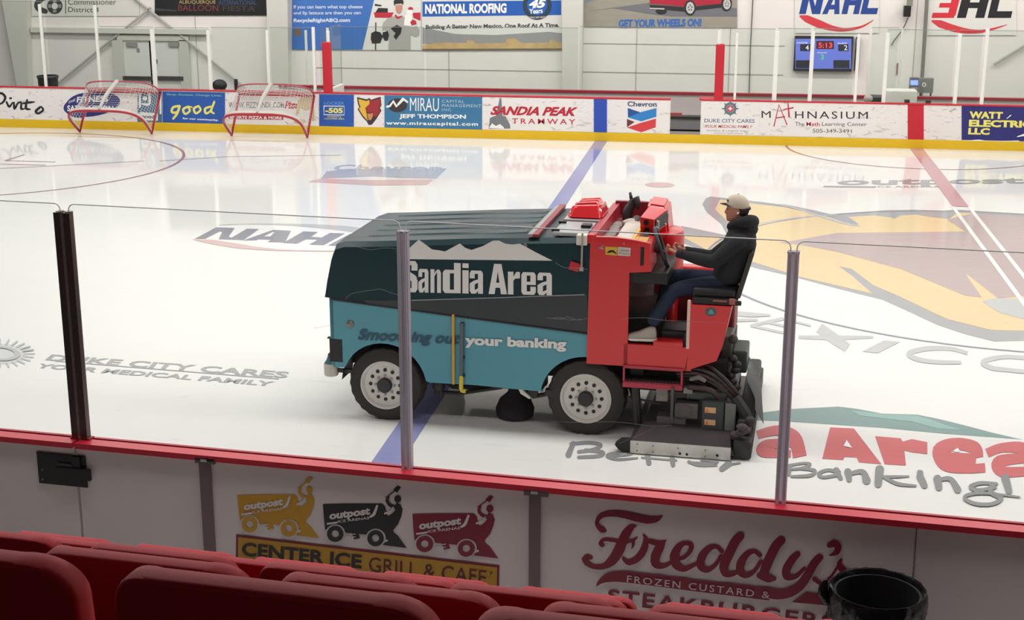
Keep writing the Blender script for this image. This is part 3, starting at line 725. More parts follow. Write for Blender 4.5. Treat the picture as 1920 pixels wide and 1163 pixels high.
b = MB(); px_poly(b,P_FAR,[(1050,840),(1185,850),(1185,905),(1050,900)],O1,Z1); px_ribbon(b,P_FAR,[(1050,705,16),(1050,800,16)],O1,Z1,k=1); px_ribbon(b,P_FAR,[(1120,705,18),(1120,780,18),(1070,780,14)],O1,Z1); px_ribbon(b,P_FAR,[(1205,705,14),(1205,850,14)],O1,Z1,k=1); px_ellipse(b,P_FAR,(1088,738),18,16,O1,Z1)
L(b,'white_shapes',M_inkw,t)
b = MB(); px_text(b,P_FAR,'good',(1058,892),(1160,897),(1058,860),O2,Z1,bold=0.04); L(b,'lettering',M_ink,t)
t = ad(305,422,M_adb,'blue charity sign with yellow brush word between the goals')
b = MB()
for st in ([(1345,795,18),(1300,805,18),(1290,840,18),(1330,840,18),(1350,790,16),(1330,850,18),(1300,890,16)], [(1410,800,16),(1375,820,18),(1390,855,16),(1425,830,16),(1410,800,14),(1440,805,10)],
           [(1490,795,16),(1455,815,18),(1470,850,16),(1505,825,16),(1490,795,14)], [(1580,800,16),(1540,815,18),(1545,850,16),(1580,830,14),(1610,760,16),(1585,830,16),(1605,850,14)]): px_ribbon(b,P_FAR,st,O1,Z1)
L(b,'script_word',M_inky,t)
b = MB(); px_text(b,P_FAR,'for our community.',(1370,898),(1640,912),(1370,880),O1,Z1,bold=0.03); L(b,'lettering',M_inkw,t)
b = MB(); px_text(b,P_FAR,'Shop. Donate. Change Lives.',(1250,718),(1665,728),(1250,700),O1,Z1,bold=0.01); L(b,'top_lettering',M_green,t)
t = ad(423,597,M_adw,'white pizza restaurant sign behind the right goal')
b = MB(); px_text(b,P_FAR,'WWW. FIZZYANDI .COM',(1715,810),(2130,810),(1715,765),O1,Z1,bold=0.02); L(b,'lettering',M_inkg,t)
b = MB(); px_text(b,P_FAR,'Pizza',(215,815),(330,815),(215,760),O1,Z2,bold=0.04,shear=0.3); L(b,'script_word',M_inkr,t)
b = MB(); px_poly(b,P_FAR,[(1715,862),(2125,868),(2125,900),(1715,893)],O1,Z1); L(b,'red_bar',M_inkr,t)
b = MB(); px_text(b,P_FAR,'SPORTS PIZZA & MORE',(1725,890),(2115,896),(1725,868),O2,Z1,bold=0.03); L(b,'bar_lettering',M_inkw,t)
b = MB(); px_ellipse(b,P_FAR,(375,770),55,60,O1,Z2); px_ribbon(b,P_FAR,[(330,760,30),(310,850,26)],O1,Z2); px_ellipse(b,P_FAR,(325,912),42,20,O1,Z2); px_ribbon(b,P_FAR,[(420,800,30),(430,900,20)],O1,Z2); L(b,'cook_figure',mat('ink_tan',(206,184,140),0.5),t)
t = ad(598.5,663.5,M_adb,'blue locker sign with boxed yellow number left of the wolf emblem')
b = MB(); px_ribbon(b,P_FAR,[(510,795,6),(662,797,6),(662,862,6),(510,860,6),(510,795,6)],O1,Z2,k=1); L(b,'number_frame',M_inkw,t)
b = MB(); px_text(b,P_FAR,'-505',(520,848),(652,850),(520,808),O1,Z2,bold=0.04); px_text(b,P_FAR,'STUDENTS &',(536,880),(640,882),(536,868),O1,Z2); px_text(b,P_FAR,'CUSTOMER AREA',(512,896),(664,898),(512,884),O1,Z2); L(b,'number',M_inky,t)
b = MB(); px_text(b,P_FAR,'LOCKER',(512,784),(662,786),(512,762),O1,Z2,bold=0.02); L(b,'lettering',mat('ink_ltblue',(90,150,214),0.5),t)
t = ad(665,719,M_adw,'white sign with gold and maroon wolf head emblem')
b = MB(); px_poly(b,P_FAR,[(757,728),(830,745),(850,735),(865,748),(880,742),(935,725),(942,790),(930,810),(942,830),(905,890),(870,935),(845,938),(830,910),(800,880),(762,820),(775,805),(765,780)],O1,Z2); L(b,'emblem_outline',mat('ink_char',(60,50,54),0.5),t)
b = MB(); px_poly(b,P_FAR,[(768,742),(830,758),(850,748),(852,780),(820,810),(830,850),(838,905),(805,870),(772,818),(785,802),(775,780)],O2,Z2); L(b,'emblem_gold',mat('ink_gold',(226,180,60),0.5),t)
b = MB(); px_poly(b,P_FAR,[(852,752),(885,752),(930,738),(934,790),(920,810),(932,830),(900,880),(875,860),(880,835),(855,850),(832,838),(822,812),(854,780)],O2,Z2); L(b,'emblem_maroon',mat('ink_maroon',(160,44,52),0.5),t)
b = MB(); px_poly(b,P_FAR,[(835,850),(855,855),(875,845),(878,870),(862,900),(845,900)],O3,Z2); L(b,'muzzle',mat('ink_orange',(206,140,90),0.5),t)
t = ad(721,904,mat('ad_teal',(58,118,160),0.45,var=0.1,scale=3),'teal finance sign with white mountain mark')
b = MB(); px_ellipse(b,P_FAR,(1062,790),72,52,O1,Z2); L(b,'emblem',mat('ink_char',(60,50,54)),t)
b = MB(); px_ribbon(b,P_FAR,[(985,800,18),(1005,795,16),(1030,760,22),(1055,800,16),(1065,785,16),(1105,742,26),(1135,765,14)],O2,Z2,k=1)
px_text(b,P_FAR,'MIRAU',(1155,832),(1372,836),(1155,733),O1,Z2,bold=0.0); px_text(b,P_FAR,'JEFF THOMPSON',(1075,895),(1575,900),(1075,855),O1,Z2,bold=0.035); px_text(b,P_FAR,'www.miraucapital.com',(975,943),(1665,952),(975,908),O1,Z2,bold=0.03,space=1.15)
L(b,'lettering',M_inkw,t)
b = MB(); px_text(b,P_FAR,'CAPITAL',(1395,770),(1562,773),(1395,748),O1,Z2,space=1.2); px_text(b,P_FAR,'MANAGEMENT',(1395,802),(1690,806),(1395,780),O1,Z2,space=1.2); px_text(b,P_FAR,'INC',(1395,832),(1465,833),(1395,812),O1,Z2,space=1.2); L(b,'small_lettering',mat('ink_pale',(190,206,216),0.5),t)
t = ad(905.5,1112,M_adw,'white tramway sign with red slanted lettering')
b = MB(); px_text(b,P_FAR,'SANDIA PEAK',(1755,862),(2400,872),(1770,795),O2,Z2,bold=0.045,shear=0.2); px_text(b,P_FAR,'TRAMWAY',(1920,928),(2395,934),(1920,888),O2,Z2,bold=0.008,space=1.4); L(b,'lettering',M_inkr,t)
b = MB(); px_poly(b,P_FAR,[(1745,965),(1755,885),(1790,870),(1870,870),(1905,935),(1908,965)],O1,Z2); px_poly(b,P_FAR,[(1800,870),(1828,735),(1840,735),(1850,870)],O1,Z2); L(b,'tram_car',M_inkg,t)
b = MB(); px_poly(b,P_FAR,[(1748,960),(1770,925),(1800,945),(1830,930),(1860,955),(1860,965)],O2,Z2); L(b,'snow_peak',M_inkw,t)
t = ad(1113.5,1138,mat('ad_blueline',(44,76,176),0.5,var=0.04),'solid blue board stripe ending the blue line',0,13.5)
t = ad(1139,1255,M_adw,'white petrol sign with blue and red chevrons')
b = MB(); px_text(b,P_FAR,'Chevron',(866,798),(1086,802),(866,760),O1,Z3,bold=0.03); L(b,'lettering',mat('ink_steel',(70,86,120),0.5),t)
b = MB(); px_poly(b,P_FAR,[(868,810),(970,845),(870,880)],O1,Z3); L(b,'chevron_dark_blue',mat('ink_dkblue',(30,80,150),0.5),t)
b = MB(); px_poly(b,P_FAR,[(868,880),(970,840),(1083,810),(1083,875),(970,910)],O2,Z3); L(b,'chevron_blue',mat('ink_blue2',(44,128,196),0.5),t)
b = MB(); px_poly(b,P_FAR,[(862,892),(920,915),(862,955)],O1,Z3); L(b,'chevron_dark_red',mat('ink_dkred',(110,50,56),0.5),t)
b = MB(); px_poly(b,P_FAR,[(862,957),(965,922),(1080,890),(1078,955),(970,992)],O2,Z3); L(b,'chevron_red',mat('ink_red2',(214,62,66),0.5),t)
t = ad(1315,1424,M_adw,'white clinic sign with round cross emblem')
b = MB(); px_ellipse(b,P_FAR,(1637,815),46,48,O1,Z3,inner=0.6); L(b,'emblem',mat('ink_tealgrey',(90,120,124),0.5),t)
for k in range(4): pass
b = MB()
for k in range(8):
    a = PI*k/4; px_ribbon(b,P_FAR,[(1637+50*math.cos(a),815+46*math.sin(a),12),(1637+64*math.cos(a),815+58*math.sin(a),4)],O1,Z3,k=1)
L(b,'emblem_rays',mat('ink_tealgrey',(90,120,124)),t)
b = MB(); px_ellipse(b,P_FAR,(1637,815),26,27,O2,Z3); L(b,'emblem_center',mat('ink_rose',(196,70,90),0.5),t)
b = MB(); px_ribbon(b,P_FAR,[(1622,815,9),(1652,815,9)],O3,Z3,k=1,caps=False); px_ribbon(b,P_FAR,[(1637,800,9),(1637,830,9)],O3,Z3,k=1,caps=False); L(b,'cross',M_inkw,t)
b = MB(); px_text(b,P_FAR,'DUKE CITY CARES',(1442,918),(1820,922),(1442,890),O1,Z3,bold=0.01); L(b,'lettering',M_slate,t)
b = MB(); px_text(b,P_FAR,'YOUR MEDICAL FAMILY',(1448,958),(1805,962),(1448,936),O1,Z3,bold=0.004,shear=0.2); L(b,'red_lettering',M_inkr,t)
b = MB(); px_text(b,P_FAR,'Primary & Urgent Care',(1460,988),(1775,990),(1460,974),O1,Z3,shear=0.2); px_text(b,P_FAR,'Medical Specialists',(1515,1004),(1730,1006),(1515,994),O1,Z3,shear=0.2); L(b,'small_lettering',M_inkg,t)
t = ad(1425,1701,M_adw,'white math tutoring sign with red letter grade')
b = MB(); px_text(b,P_FAR,'M',(-48,882),(20,884),(-48,832),O1,Z4,bold=0.0); px_text(b,P_FAR,'HNASIUM',(203,888),(748,892),(203,834),O1,Z4,bold=0.0,space=1.25); L(b,'lettering',M_ink,t)
b = MB(); px_ribbon(b,P_FAR,[(45,945,8),(82,785,14),(142,935,8)],O2,Z4,k=1); px_ribbon(b,P_FAR,[(60,885,8),(125,875,8)],O2,Z4,k=1); px_ribbon(b,P_FAR,[(118,822,8),(188,808,10)],O2,Z4,k=1); px_ribbon(b,P_FAR,[(150,775,8),(158,875,12)],O2,Z4,k=1)
px_text(b,P_FAR,'Math',(288,945),(388,947),(288,915),O1,Z4,bold=0.006); L(b,'red_lettering',M_inkr,t)
b = MB(); px_text(b,P_FAR,'The',(203,945),(273,946),(203,915),O1,Z4); px_text(b,P_FAR,'Learning Center',(405,952),(740,954),(405,916),O1,Z4); px_text(b,P_FAR,'505-349-3491',(335,995),(628,998),(335,966),O1,Z4); L(b,'small_lettering',mat('ink_dgrey',(84,84,88),0.5),t)
t = ad(1702,1732,mat('ad_redline',(196,30,48),0.5),'solid red board stripe ending the center line',0,13.5)
t = ad(1803,2060,mat('ad_navy',(40,40,112),0.4,var=0.1,scale=4),'navy electric company sign at the far right')
b = MB(); px_text(b,P_FAR,'WATT',(1508,888),(1758,893),(1512,835),O1,Z4,bold=0.05); px_text(b,P_FAR,'ELECTRIC',(1506,950),(1985,960),(1508,897),O1,Z4,bold=0.05); px_text(b,P_FAR,'LLC',(1500,1008),(1660,1012),(1504,958),O1,Z4,bold=0.05); L(b,'lettering',M_inky,t)
b = MB()
for st in ([(1790,890,4),(1820,865,8)], [(1870,1025,6),(1920,1012,16)], [(1480,1058,4),(1580,1052,10),(1640,1060,4)], [(1720,1060,4),(1880,1058,8)]): px_ribbon(b,P_FAR,st,O1,Z4)
L(b,'scratches',M_inkw,t)

# ---------------------------------------------------------------- banners on the wall
def banner(pts, m, label):
    b = MB(); b.prism([P_WALL.at(*p, 0.02) for p in pts], (0,-0.012,0))
    return tag(b.build('wall_banner', m), label, 'banner', 'banners hung on the far wall')
W1, W2, W3, W4 = 0.035, 0.038, 0.041, 0.044
t = banner([(60,-60),(262,-60),(262,30),(60,30)], mat('ban_white',(214,212,206),0.6), 'white commissioner banner with sun symbol at the far left of the wall')
b = MB(); px_text(b,P_WALL,'Commissioner',(515,35),(875,35),(515,-8),W1,Z1,bold=0.0); px_text(b,P_WALL,'District 4',(515,90),(745,92),(515,52),W1,Z1)
px_ribbon(b,P_WALL,[(496,-30,6),(496,100,6)],W1,Z1,k=1); px_ribbon(b,P_WALL,[(335,-20,40),(285,20,40),(290,60,44),(345,85,36)],W1,Z1); px_ellipse(b,P_WALL,(415,45),58,60,W1,Z1); L(b,'lettering',mat('ink_dgreen',(62,66,64),0.5),t)
b = MB(); px_ellipse(b,P_WALL,(415,45),24,24,W2,Z1)
for k in range(4):
    a = PI*k/2
    for o_ in (-9,0,9): px_ribbon(b,P_WALL,[(415+28*math.cos(a)-o_*math.sin(a),45+28*math.sin(a)+o_*math.cos(a),4),(415+48*math.cos(a)-o_*math.sin(a),45+48*math.sin(a)+o_*math.cos(a),4)],W2,Z1,k=1,caps=False)
L(b,'sun_symbol',mat('ban_white',(214,212,206)),t)
t = banner([(291,-60),(504,-60),(504,29),(291,29)], mat('ban_dark',(26,26,28),0.5), 'black balloon festival banner above the double door')
b = MB(); px_text(b,P_WALL,'ALBUQUERQUE',(1345,32),(1620,32),(1345,2),W1,Z1); L(b,'gold_lettering',mat('ink_oldgold',(190,164,110),0.5),t)
b = MB(); px_text(b,P_WALL,'INTERNATIONAL',(1645,36),(1925,36),(1645,2),W1,Z1); L(b,'blue_lettering',mat('ink_dimblue',(70,84,124),0.5),t)
b = MB(); px_text(b,P_WALL,'BALLOON',(1340,80),(1640,82),(1340,36),W1,Z1); L(b,'red_lettering',mat('ink_dimred',(130,60,60),0.5),t)
b = MB(); px_text(b,P_WALL,'FIESTA',(1675,82),(1915,84),(1675,42),W1,Z1); L(b,'dim_lettering',mat('ink_dim',(76,62,62),0.5),t)
b = MB(); px_poly(b,P_WALL,[(1172,60),(1330,75),(1330,85),(1172,80)],W1,Z1); L(b,'landscape',mat('ink_hill',(60,64,64),0.5),t)
t = banner([(548,-60),(790,-60),(790,94),(548,93)], mat('ban_paper',(218,218,214),0.5), 'recycling banner with blue field and hockey player photo')
b = MB(); px_poly(b,P_WALL,[(548,-60),(716,-60),(680,93),(548,93)],W1); L(b,'blue_field',mat('ban_blue',(64,112,186),0.5,var=0.05),t)
b = MB(); px_text(b,P_WALL,'If you can learn what top cheese',(285,72),(802,70),(285,38),W2,Z2,bold=0.02); px_text(b,P_WALL,'and lip lettuce are then you can',(285,116),(788,114),(285,84),W2,Z2,bold=0.02); px_text(b,P_WALL,'RecycleRightABQ.com',(285,174),(708,172),(285,138),W2,Z2,bold=0.05); L(b,'lettering',mat('ink_paleblue',(206,216,236),0.5),t)
b = MB(); px_ellipse(b,P_WALL,(315,242),30,30,W2,Z2); L(b,'small_emblem',mat('ink_brown',(120,100,90),0.5),t)
Z = zoom(590,0,0.15474)
b = MB(); px_poly(b,P_WALL,[(720,150),(960,150),(930,215),(735,212)],W2,Z); px_poly(b,P_WALL,[(1190,155),(1285,150),(1285,250),(1200,215)],W2,Z); px_ribbon(b,P_WALL,[(985,185,20),(1010,215,26),(1060,195,14)],W4,Z); px_poly(b,P_WALL,[(1160,270),(1190,235),(1230,250),(1240,290),(1180,305)],W4,Z); px_poly(b,P_WALL,[(1135,95),(1170,80),(1200,100),(1190,118),(1140,118)],W4,Z); L(b,'printed_red',mat('ink_red3',(190,44,60),0.5),t)
b = MB(); px_poly(b,P_WALL,[(880,225),(960,195),(1060,190),(1120,220),(1165,330),(1165,600),(895,604),(905,500),(900,380),(840,360),(820,380),(830,280)],W3,Z); px_poly(b,P_WALL,[(1165,330),(1240,310),(1275,360),(1270,430),(1230,450),(1165,420)],W3,Z); L(b,'printed_jersey',mat('ink_jersey',(170,168,164),0.5),t)
b = MB(); px_poly(b,P_WALL,[(985,60),(1065,55),(1065,110),(1050,150),(1025,168),(1000,150),(985,110)],W4,Z); L(b,'printed_face',mat('ink_skin',(196,140,120),0.5),t)
b = MB(); px_poly(b,P_WALL,[(960,20),(975,-5),(1070,-5),(1082,20),(1075,60),(1060,40),(985,45),(970,70)],W4,Z); px_poly(b,P_WALL,[(690,400),(740,375),(800,390),(830,440),(800,520),(700,525),(685,470)],W4,Z); px_poly(b,P_WALL,[(830,390),(890,375),(905,420),(890,490),(850,490),(825,440)],W4,Z); px_ribbon(b,P_WALL,[(745,270,12),(742,605,12)],W4,Z,k=1,caps=False); px_poly(b,P_WALL,[(925,345),(1000,300),(1060,330),(1050,400),(990,480),(960,440),(985,400)],W4,Z); px_poly(b,P_WALL,[(730,45),(815,60),(810,75),(735,70)],W2,Z); px_poly(b,P_WALL,[(775,95),(890,100),(890,150),(740,150)],W2,Z); L(b,'printed_black',mat('ink_black2',(44,44,46),0.5),t)
b = MB(); px_ellipse(b,P_WALL,(1155,150),42,36,W4,Z); px_ribbon(b,P_WALL,[(1145,180,90),(1130,310,90)],W4,Z,k=1,caps=False); L(b,'printed_bottle',M_inkw,t)
t = banner([(791,-60),(1057,-60),(1057,94),(791,94)], mat('ban_paper',(218,218,214)), 'roofing company banner with blue title bar and skyline')
b = MB(); px_poly(b,P_WALL,[(1250,12),(2290,2),(2290,112),(1250,124)],W1,Z2); L(b,'title_bar',mat('ban_royal',(34,92,178),0.5),t)
b = MB(); px_text(b,P_WALL,'NATIONAL ROOFING',(1270,104),(1880,98),(1270,30),W2,Z2,bold=0.045); L(b,'title_lettering',M_inkw,t)
b = MB(); px_text(b,P_WALL,'Building A Better New Mexico, One Roof At A Time.',(1275,226),(2275,212),(1275,186),W1,Z2,bold=0.035); L(b,'lettering',mat('ink_dgrey2',(64,64,66),0.5),t)
b = MB(); px_poly(b,P_WALL,[(1250,205),(1250,330),(2310,330),(2310,250),(2200,238),(2000,250),(1800,262),(1500,255)],W1-0.001,Z2); L(b,'printed_mountains',mat('ink_mtn',(150,148,150),0.6,var=0.1),t)
b = MB(); px_poly(b,P_WALL,[(1250,378),(2308,374),(2308,318),(2250,315),(2240,300),(2205,300),(2200,318),(2000,322),(1940,285),(1880,290),(1870,320),(1650,325),(1630,302),(1585,305),(1580,322),(1400,318),(1250,335)],W2,Z2); L(b,'printed_city',mat('ink_city',(196,166,116),0.6,var=0.35,scale=3),t)
b = MB(); px_poly(b,P_WALL,[(1250,378),(2308,374),(2308,362),(1250,366)],W3,Z2); L(b,'printed_ground',mat('ink_ground',(110,96,74),0.6),t)
b = MB(); px_ellipse(b,P_WALL,(190,40),108,108,W3,Z3); L(b,'badge_ring',mat('ink_badge',(44,62,74),0.5),t)
b = MB(); px_ellipse(b,P_WALL,(190,38),76,76,W4,Z3); L(b,'badge',mat('ban_royal',(34,92,178)),t)
b = MB(); px_text(b,P_WALL,'45',(125,62),(250,58),(135,-5),W4+0.003,Z3,bold=0.05,shear=0.15); px_text(b,P_WALL,'Years',(130,105),(232,98),(130,66),W4+0.003,Z3,bold=0.03); px_text(b,P_WALL,'ROOFING NEW MEXICO',(115,138),(265,135),(115,124),W4+0.003,Z3); L(b,'badge_lettering',M_inkw,t)
t = banner([(1096,-60),(1382,-60),(1382,52),(1096,50)], mat('ban_road',(150,146,134),0.6,var=0.15,scale=2,stretch=(1,1,5)), 'car dealer banner with a red car on a road')
b = MB(); px_poly(b,P_WALL,[(552,-240),(1688,-240),(1688,-100),(1200,-60),(700,-20),(552,20)],W1,Z3); L(b,'printed_sky',mat('ink_sky',(120,134,140),0.6),t)
b = MB(); px_poly(b,P_WALL,[(552,86),(1030,20),(1688,60),(1688,122),(1200,122),(1080,110),(760,60)],W2,Z3); L(b,'printed_tarmac',mat('ink_tarmac',(112,112,118),0.6,var=0.1),t)
b = MB(); px_poly(b,P_WALL,[(1030,-60),(1150,-140),(1500,-150),(1640,-60),(1650,15),(1560,30),(1390,40),(1290,50),(1150,35),(1035,28)],W3,Z3); L(b,'printed_car',mat('ink_car',(172,40,62),0.35),t)
b = MB(); px_poly(b,P_WALL,[(1030,35),(1140,40),(1290,52),(1390,45),(1600,25),(1640,0),(1650,20),(1600,52),(1380,78),(1300,88),(1140,72),(1045,66)],W4,Z3); px_ellipse(b,P_WALL,(1335,58),44,58,W4+0.002,Z3); px_ellipse(b,P_WALL,(1608,30),40,54,W4+0.002,Z3); px_ellipse(b,P_WALL,(1120,85),42,22,W4+0.002,Z3); L(b,'printed_black',mat('ink_black2',(44,44,46)),t)
for c_ in ((1337,58,28,40),(1612,30,25,36)):
    b = MB(); px_ellipse(b,P_WALL,c_[:2],c_[2]+2,c_[3]+4,W4+0.004,Z3,inner=0.55)
    for k in range(5):
        a = 2*PI*k/5+0.3; px_ribbon(b,P_WALL,[(c_[0],c_[1],9),(c_[0]+c_[2]*math.cos(a),c_[1]+c_[3]*math.sin(a),9)],W4+0.005,Z3,k=1)
    L(b,'printed_wheel',mat('ink_alloy',(190,190,192),0.4),t)
b = MB(); px_ribbon(b,P_WALL,[(1035,62,8),(1140,66,10)],W4+0.004,Z3,k=1); L(b,'printed_trim',mat('ink_alloy',(190,190,192)),t)
b = MB(); px_text(b,P_WALL,'GET YOUR WHEELS ON!',(800,206),(1420,198),(802,146),W2,Z3,bold=0.045); L(b,'lettering',mat('ink_blue3',(50,104,180),0.5),t)
t = banner([(1490,-70),(1648,-70),(1648,62),(1490,62)], mat('ban_white2',(220,218,212),0.6), 'white league banner with blue letters and red swoosh')
def blk(b, x0, x1, yb, yt, kind, sl):
    w = x1-x0
    def q(pts): px_poly(b,P_WALL,[(x0+px*w+sl*(1-py), yb+(yt-yb)*(1-(1-py)) if False else yt+(yb-yt)*py) for px, py in pts],W1,Z4)
    if kind == 'N': q([(0,1),(0,0),(.32,0),(.32,1)]); q([(.3,0),(.32,0),(.7,.7),(.7,1),(.62,1),(.3,.35)]); q([(.68,0),(1,0),(1,1),(.68,1)])
    if kind == 'A': q([(0,1),(.3,0),(.55,0),(.3,1)]); q([(.45,0),(.7,0),(1,1),(.7,1)]); q([(.3,.6),(.7,.6),(.75,.8),(.25,.8)])
    if kind == 'H': q([(0,0),(.33,0),(.33,1),(0,1)]); q([(.67,0),(1,0),(1,1),(.67,1)]); q([(.3,.4),(.7,.4),(.7,.62),(.3,.62)])
    if kind == 'L': q([(0,0),(.34,0),(.34,1),(0,1)]); q([(.3,.74),(1,.74),(1,1),(.3,1)])
    if kind == '3': q([(.1,0),(1,0),(1,.2),(.1,.2)]); q([(.66,.15),(1,.15),(1,.9),(.66,.9)]); q([(.2,.42),(.7,.42),(.7,.6),(.2,.6)]); q([(0,.8),(1,.8),(.95,1),(0,1)])
b = MB()
for x0, x1, k in ((232,390,'N'),(405,535,'A'),(550,680,'H'),(692,815,'L')): blk(b,x0,x1,105,-70,k,40)
L(b,'league_letters',mat('ink_lgblue',(34,66,140),0.5),t)
b = MB(); px_ribbon(b,P_WALL,[(235,118,4),(290,140,55),(380,178,60),(480,210,40),(580,222,26),(700,200,16),(790,150,4)],W1,Z4); L(b,'swoosh',mat('ink_lgred',(206,60,70),0.5),t)
t = banner([(1738,-70),(1905,-70),(1905,66),(1738,66)], mat('ban_white2',(220,218,212)), 'white league banner with red numeral and black letters')
b = MB(); blk(b,1225,1400,134,-60,'3',50); L(b,'league_numeral',mat('ink_lgred2',(206,44,56),0.5),t)
b = MB(); blk(b,1415,1620,134,-60,'H',50); blk(b,1645,1820,134,-60,'L',45); L(b,'league_letters',M_ink,t)
b = MB(); px_ribbon(b,P_WALL,[(1225,155,6),(1290,178,56),(1400,215,52),(1520,235,34),(1640,228,20),(1790,185,4)],W1,Z4); L(b,'swoosh',mat('ink_lgred',(206,60,70)),t)

# ---------------------------------------------------------------- goals leaning on the far boards, mouths to the boards
M_net = mat('net', (206,204,200), 0.8); M_goalr = mat('goal_red', (168,28,46), 0.35)
def make_goal(pl, pr, label):
    a, c = P_ICE.at(*pl), P_ICE.at(*pr); mid = (a+c)/2; w2 = (c.x-a.x)/2
    fy = RW-0.79
    t = empty('hockey_goal', (mid.x, fy, 0), 0, label, 'goal', 'goals tipped against the far boards')
    ph = math.radians(37)
    up = Vector((0, math.sin(ph), math.cos(ph))); bk = Vector((0, -math.cos(ph), math.sin(ph)))   # along the posts / towards the goal's back
    def P(x, h, d): return Vector((x,0,0.03)) + up*h + bk*d
    H = 1.2
    for s in (-1,1): MB().tube([P(s*w2,0,0), P(s*w2,H,0)],0.03,8).build('goal_post', M_goalr, t, root=t, smooth=True)
    MB().tube([P(-w2,H,0), P(w2,H,0)],0.03,8).build('crossbar', M_goalr, t, root=t, smooth=True)
    def dshape(h, depth, bulge, n=26):
        pts = []
        for k in range(n+1):
            u_ = -1+2*k/n
            x = (w2+bulge*math.cos(u_*PI/2)**0.6 if abs(u_) < 1 else w2)
            # squircle outline
            an = PI*k/n; cx_, sx_ = -math.cos(an), math.sin(an)
            px_ = math.copysign(abs(cx_)**0.55, cx_)*(w2+bulge*sx_); pd = (abs(sx_)**0.62)*depth
            pts.append(P(px_, h, pd))
        return pts
    base = dshape(0.02, 1.08, 0.14); top = dshape(H, 0.52, 0.0)
    MB().tube(base,0.03,8).build('base_frame', M_goalr, t, root=t, smooth=True)
    # white padded skirt inside the base curve
    mb = MB(); mb.grid([[p+up*0.02+bk*0.0 for p in base], [p*1.0+up*0.10-bk*0.0 for p in base]])
    bmesh.ops.solidify(mb.bm, geom=list(mb.bm.faces), thickness=0.03)
    mb.build('skirt', M_white, t, root=t)
    MB().tube(top,0.02,6).build('top_frame', mat('goal_thin_red',(176,70,80),0.4), t, root=t, smooth=True)
    MB().tube([P(0,0.05,1.1),P(0,0.55,0.92),P(0,H,0.52)],[0.03,0.05,0.06],8,smooth=4).build('center_brace', mat('net_pad',(196,192,186),0.7), t, root=t, smooth=True)
    # net: diamond cords between the two frames and over the top shelf
    nb_ = MB(); rows = []
    for j in range(15):
        f = j/14
        rows.append([b_.lerp(t_, f) - bk*0.10*math.sin(PI*f) for b_, t_ in zip(base, top)])
    def cord(pts): nb_.tube(pts, 0.0045, 3)
    for r in rows[::1]: cord(r)
    for k in range(0, 27): cord([rows[j][k] for j in range(0,15,2)])
    n = len(top)
    for k in range(1, n-1):
        p = top[k]; cord([p, P(max(-w2,min(w2,p.x)),H,0)])
    for f in (0.15,0.3,0.45,0.6,0.75,0.9): cord([P(max(-w2,min(w2,p.x)),H,0).lerp(p,f) for p in top])
    nb_.build('net', M_net, t, root=t)
    return t
make_goal((163,246),(294,250),'left of the two goals tipped against the far boards, by the exit door')
make_goal((444,253),(583,257),'right of the two goals tipped against the far boards, by the pizza sign')
# ---------------------------------------------------------------- ice resurfacer (local x = along the machine, y = away from camera, z up)
M_zdark = mat('tank_green', (24,52,58), 0.3, spec=0.18, var=0.05, scale=2)
M_zlow = mat('tank_shadow_panel', (34,42,45), 0.35)  # darker copy of the tank paint, shading put into the colour
M_zblue = mat('panel_blue', (80,150,166), 0.35, var=0.06, scale=2)
M_zred = mat('cab_red', (206,22,30), 0.3, coat=0.3)
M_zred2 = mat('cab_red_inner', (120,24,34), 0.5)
M_tire = mat('tire', (52,47,44), 0.8, var=0.25, scale=6, bump=0.3)
M_rim = mat('rim_white', (214,210,204), 0.4, var=0.05)
M_hub = mat('hub_black', (34,34,36), 0.45)
M_blk = mat('machine_black', (36,34,34), 0.55, var=0.2, scale=8)
M_mech = mat('machine_grey', (86,80,78), 0.5, 0.3, var=0.3, scale=8)
M_hose = mat('hose', (62,48,46), 0.5)
M_alu = mat('aluminium_plate', (206,204,198), 0.35, 0.35, var=0.05)
M_flap = mat('grey_flap', (196,200,200), 0.35, var=0.08)
zam = empty('ice_resurfacer', ZA, ZR, 'dark green and blue ice resurfacing machine with red cab on the ice', 'ice resurfacer')
def zb(mb, name, m, par=None, smooth=False, flat=False): return mb.build(name, m, par or zam, smooth=smooth, root=zam, flat=flat)
T1 = 1.98   # width
# lower side panels with wheel arches
def arc(cx, cz, r, a0, a1, n=14): return [(cx+r*math.cos(math.radians(a0+(a1-a0)*k/n)), cz+r*math.sin(math.radians(a0+(a1-a0)*k/n))) for k in range(n+1)]
side = [(-0.58,1.40),(-0.575,0.57),(-0.46,0.57)] + arc(0.0,0.40,0.47,158,10) + [(0.5,0.47),(1.0,0.475),(1.72,0.455)] + arc(2.17,0.38,0.48,168,60) + [(2.45,1.2),(2.3,1.40)]
for y0 in (0.0, T1-0.04):
    zb(MB().prism([(x,y0,z) for x,z in side],(0,0.04,0)),'side_panel',M_zblue)
zb(MB().box((-0.585,0.0,0.57),(-0.545,T1,1.40)),'front_panel',M_zblue)
zb(MB().box((-0.5,0.35,0.52),(2.9,T1-0.35,1.3)),'chassis_body',M_blk)
for cx in (0.0,2.17):
    b = MB(); pr = arc(cx,0.40,0.475,176,4,20)
    b.grid([[(x,0.001,z) for x,z in pr],[(x,0.36,z) for x,z in pr]]); zb(b,'wheel_arch_liner',M_blk)
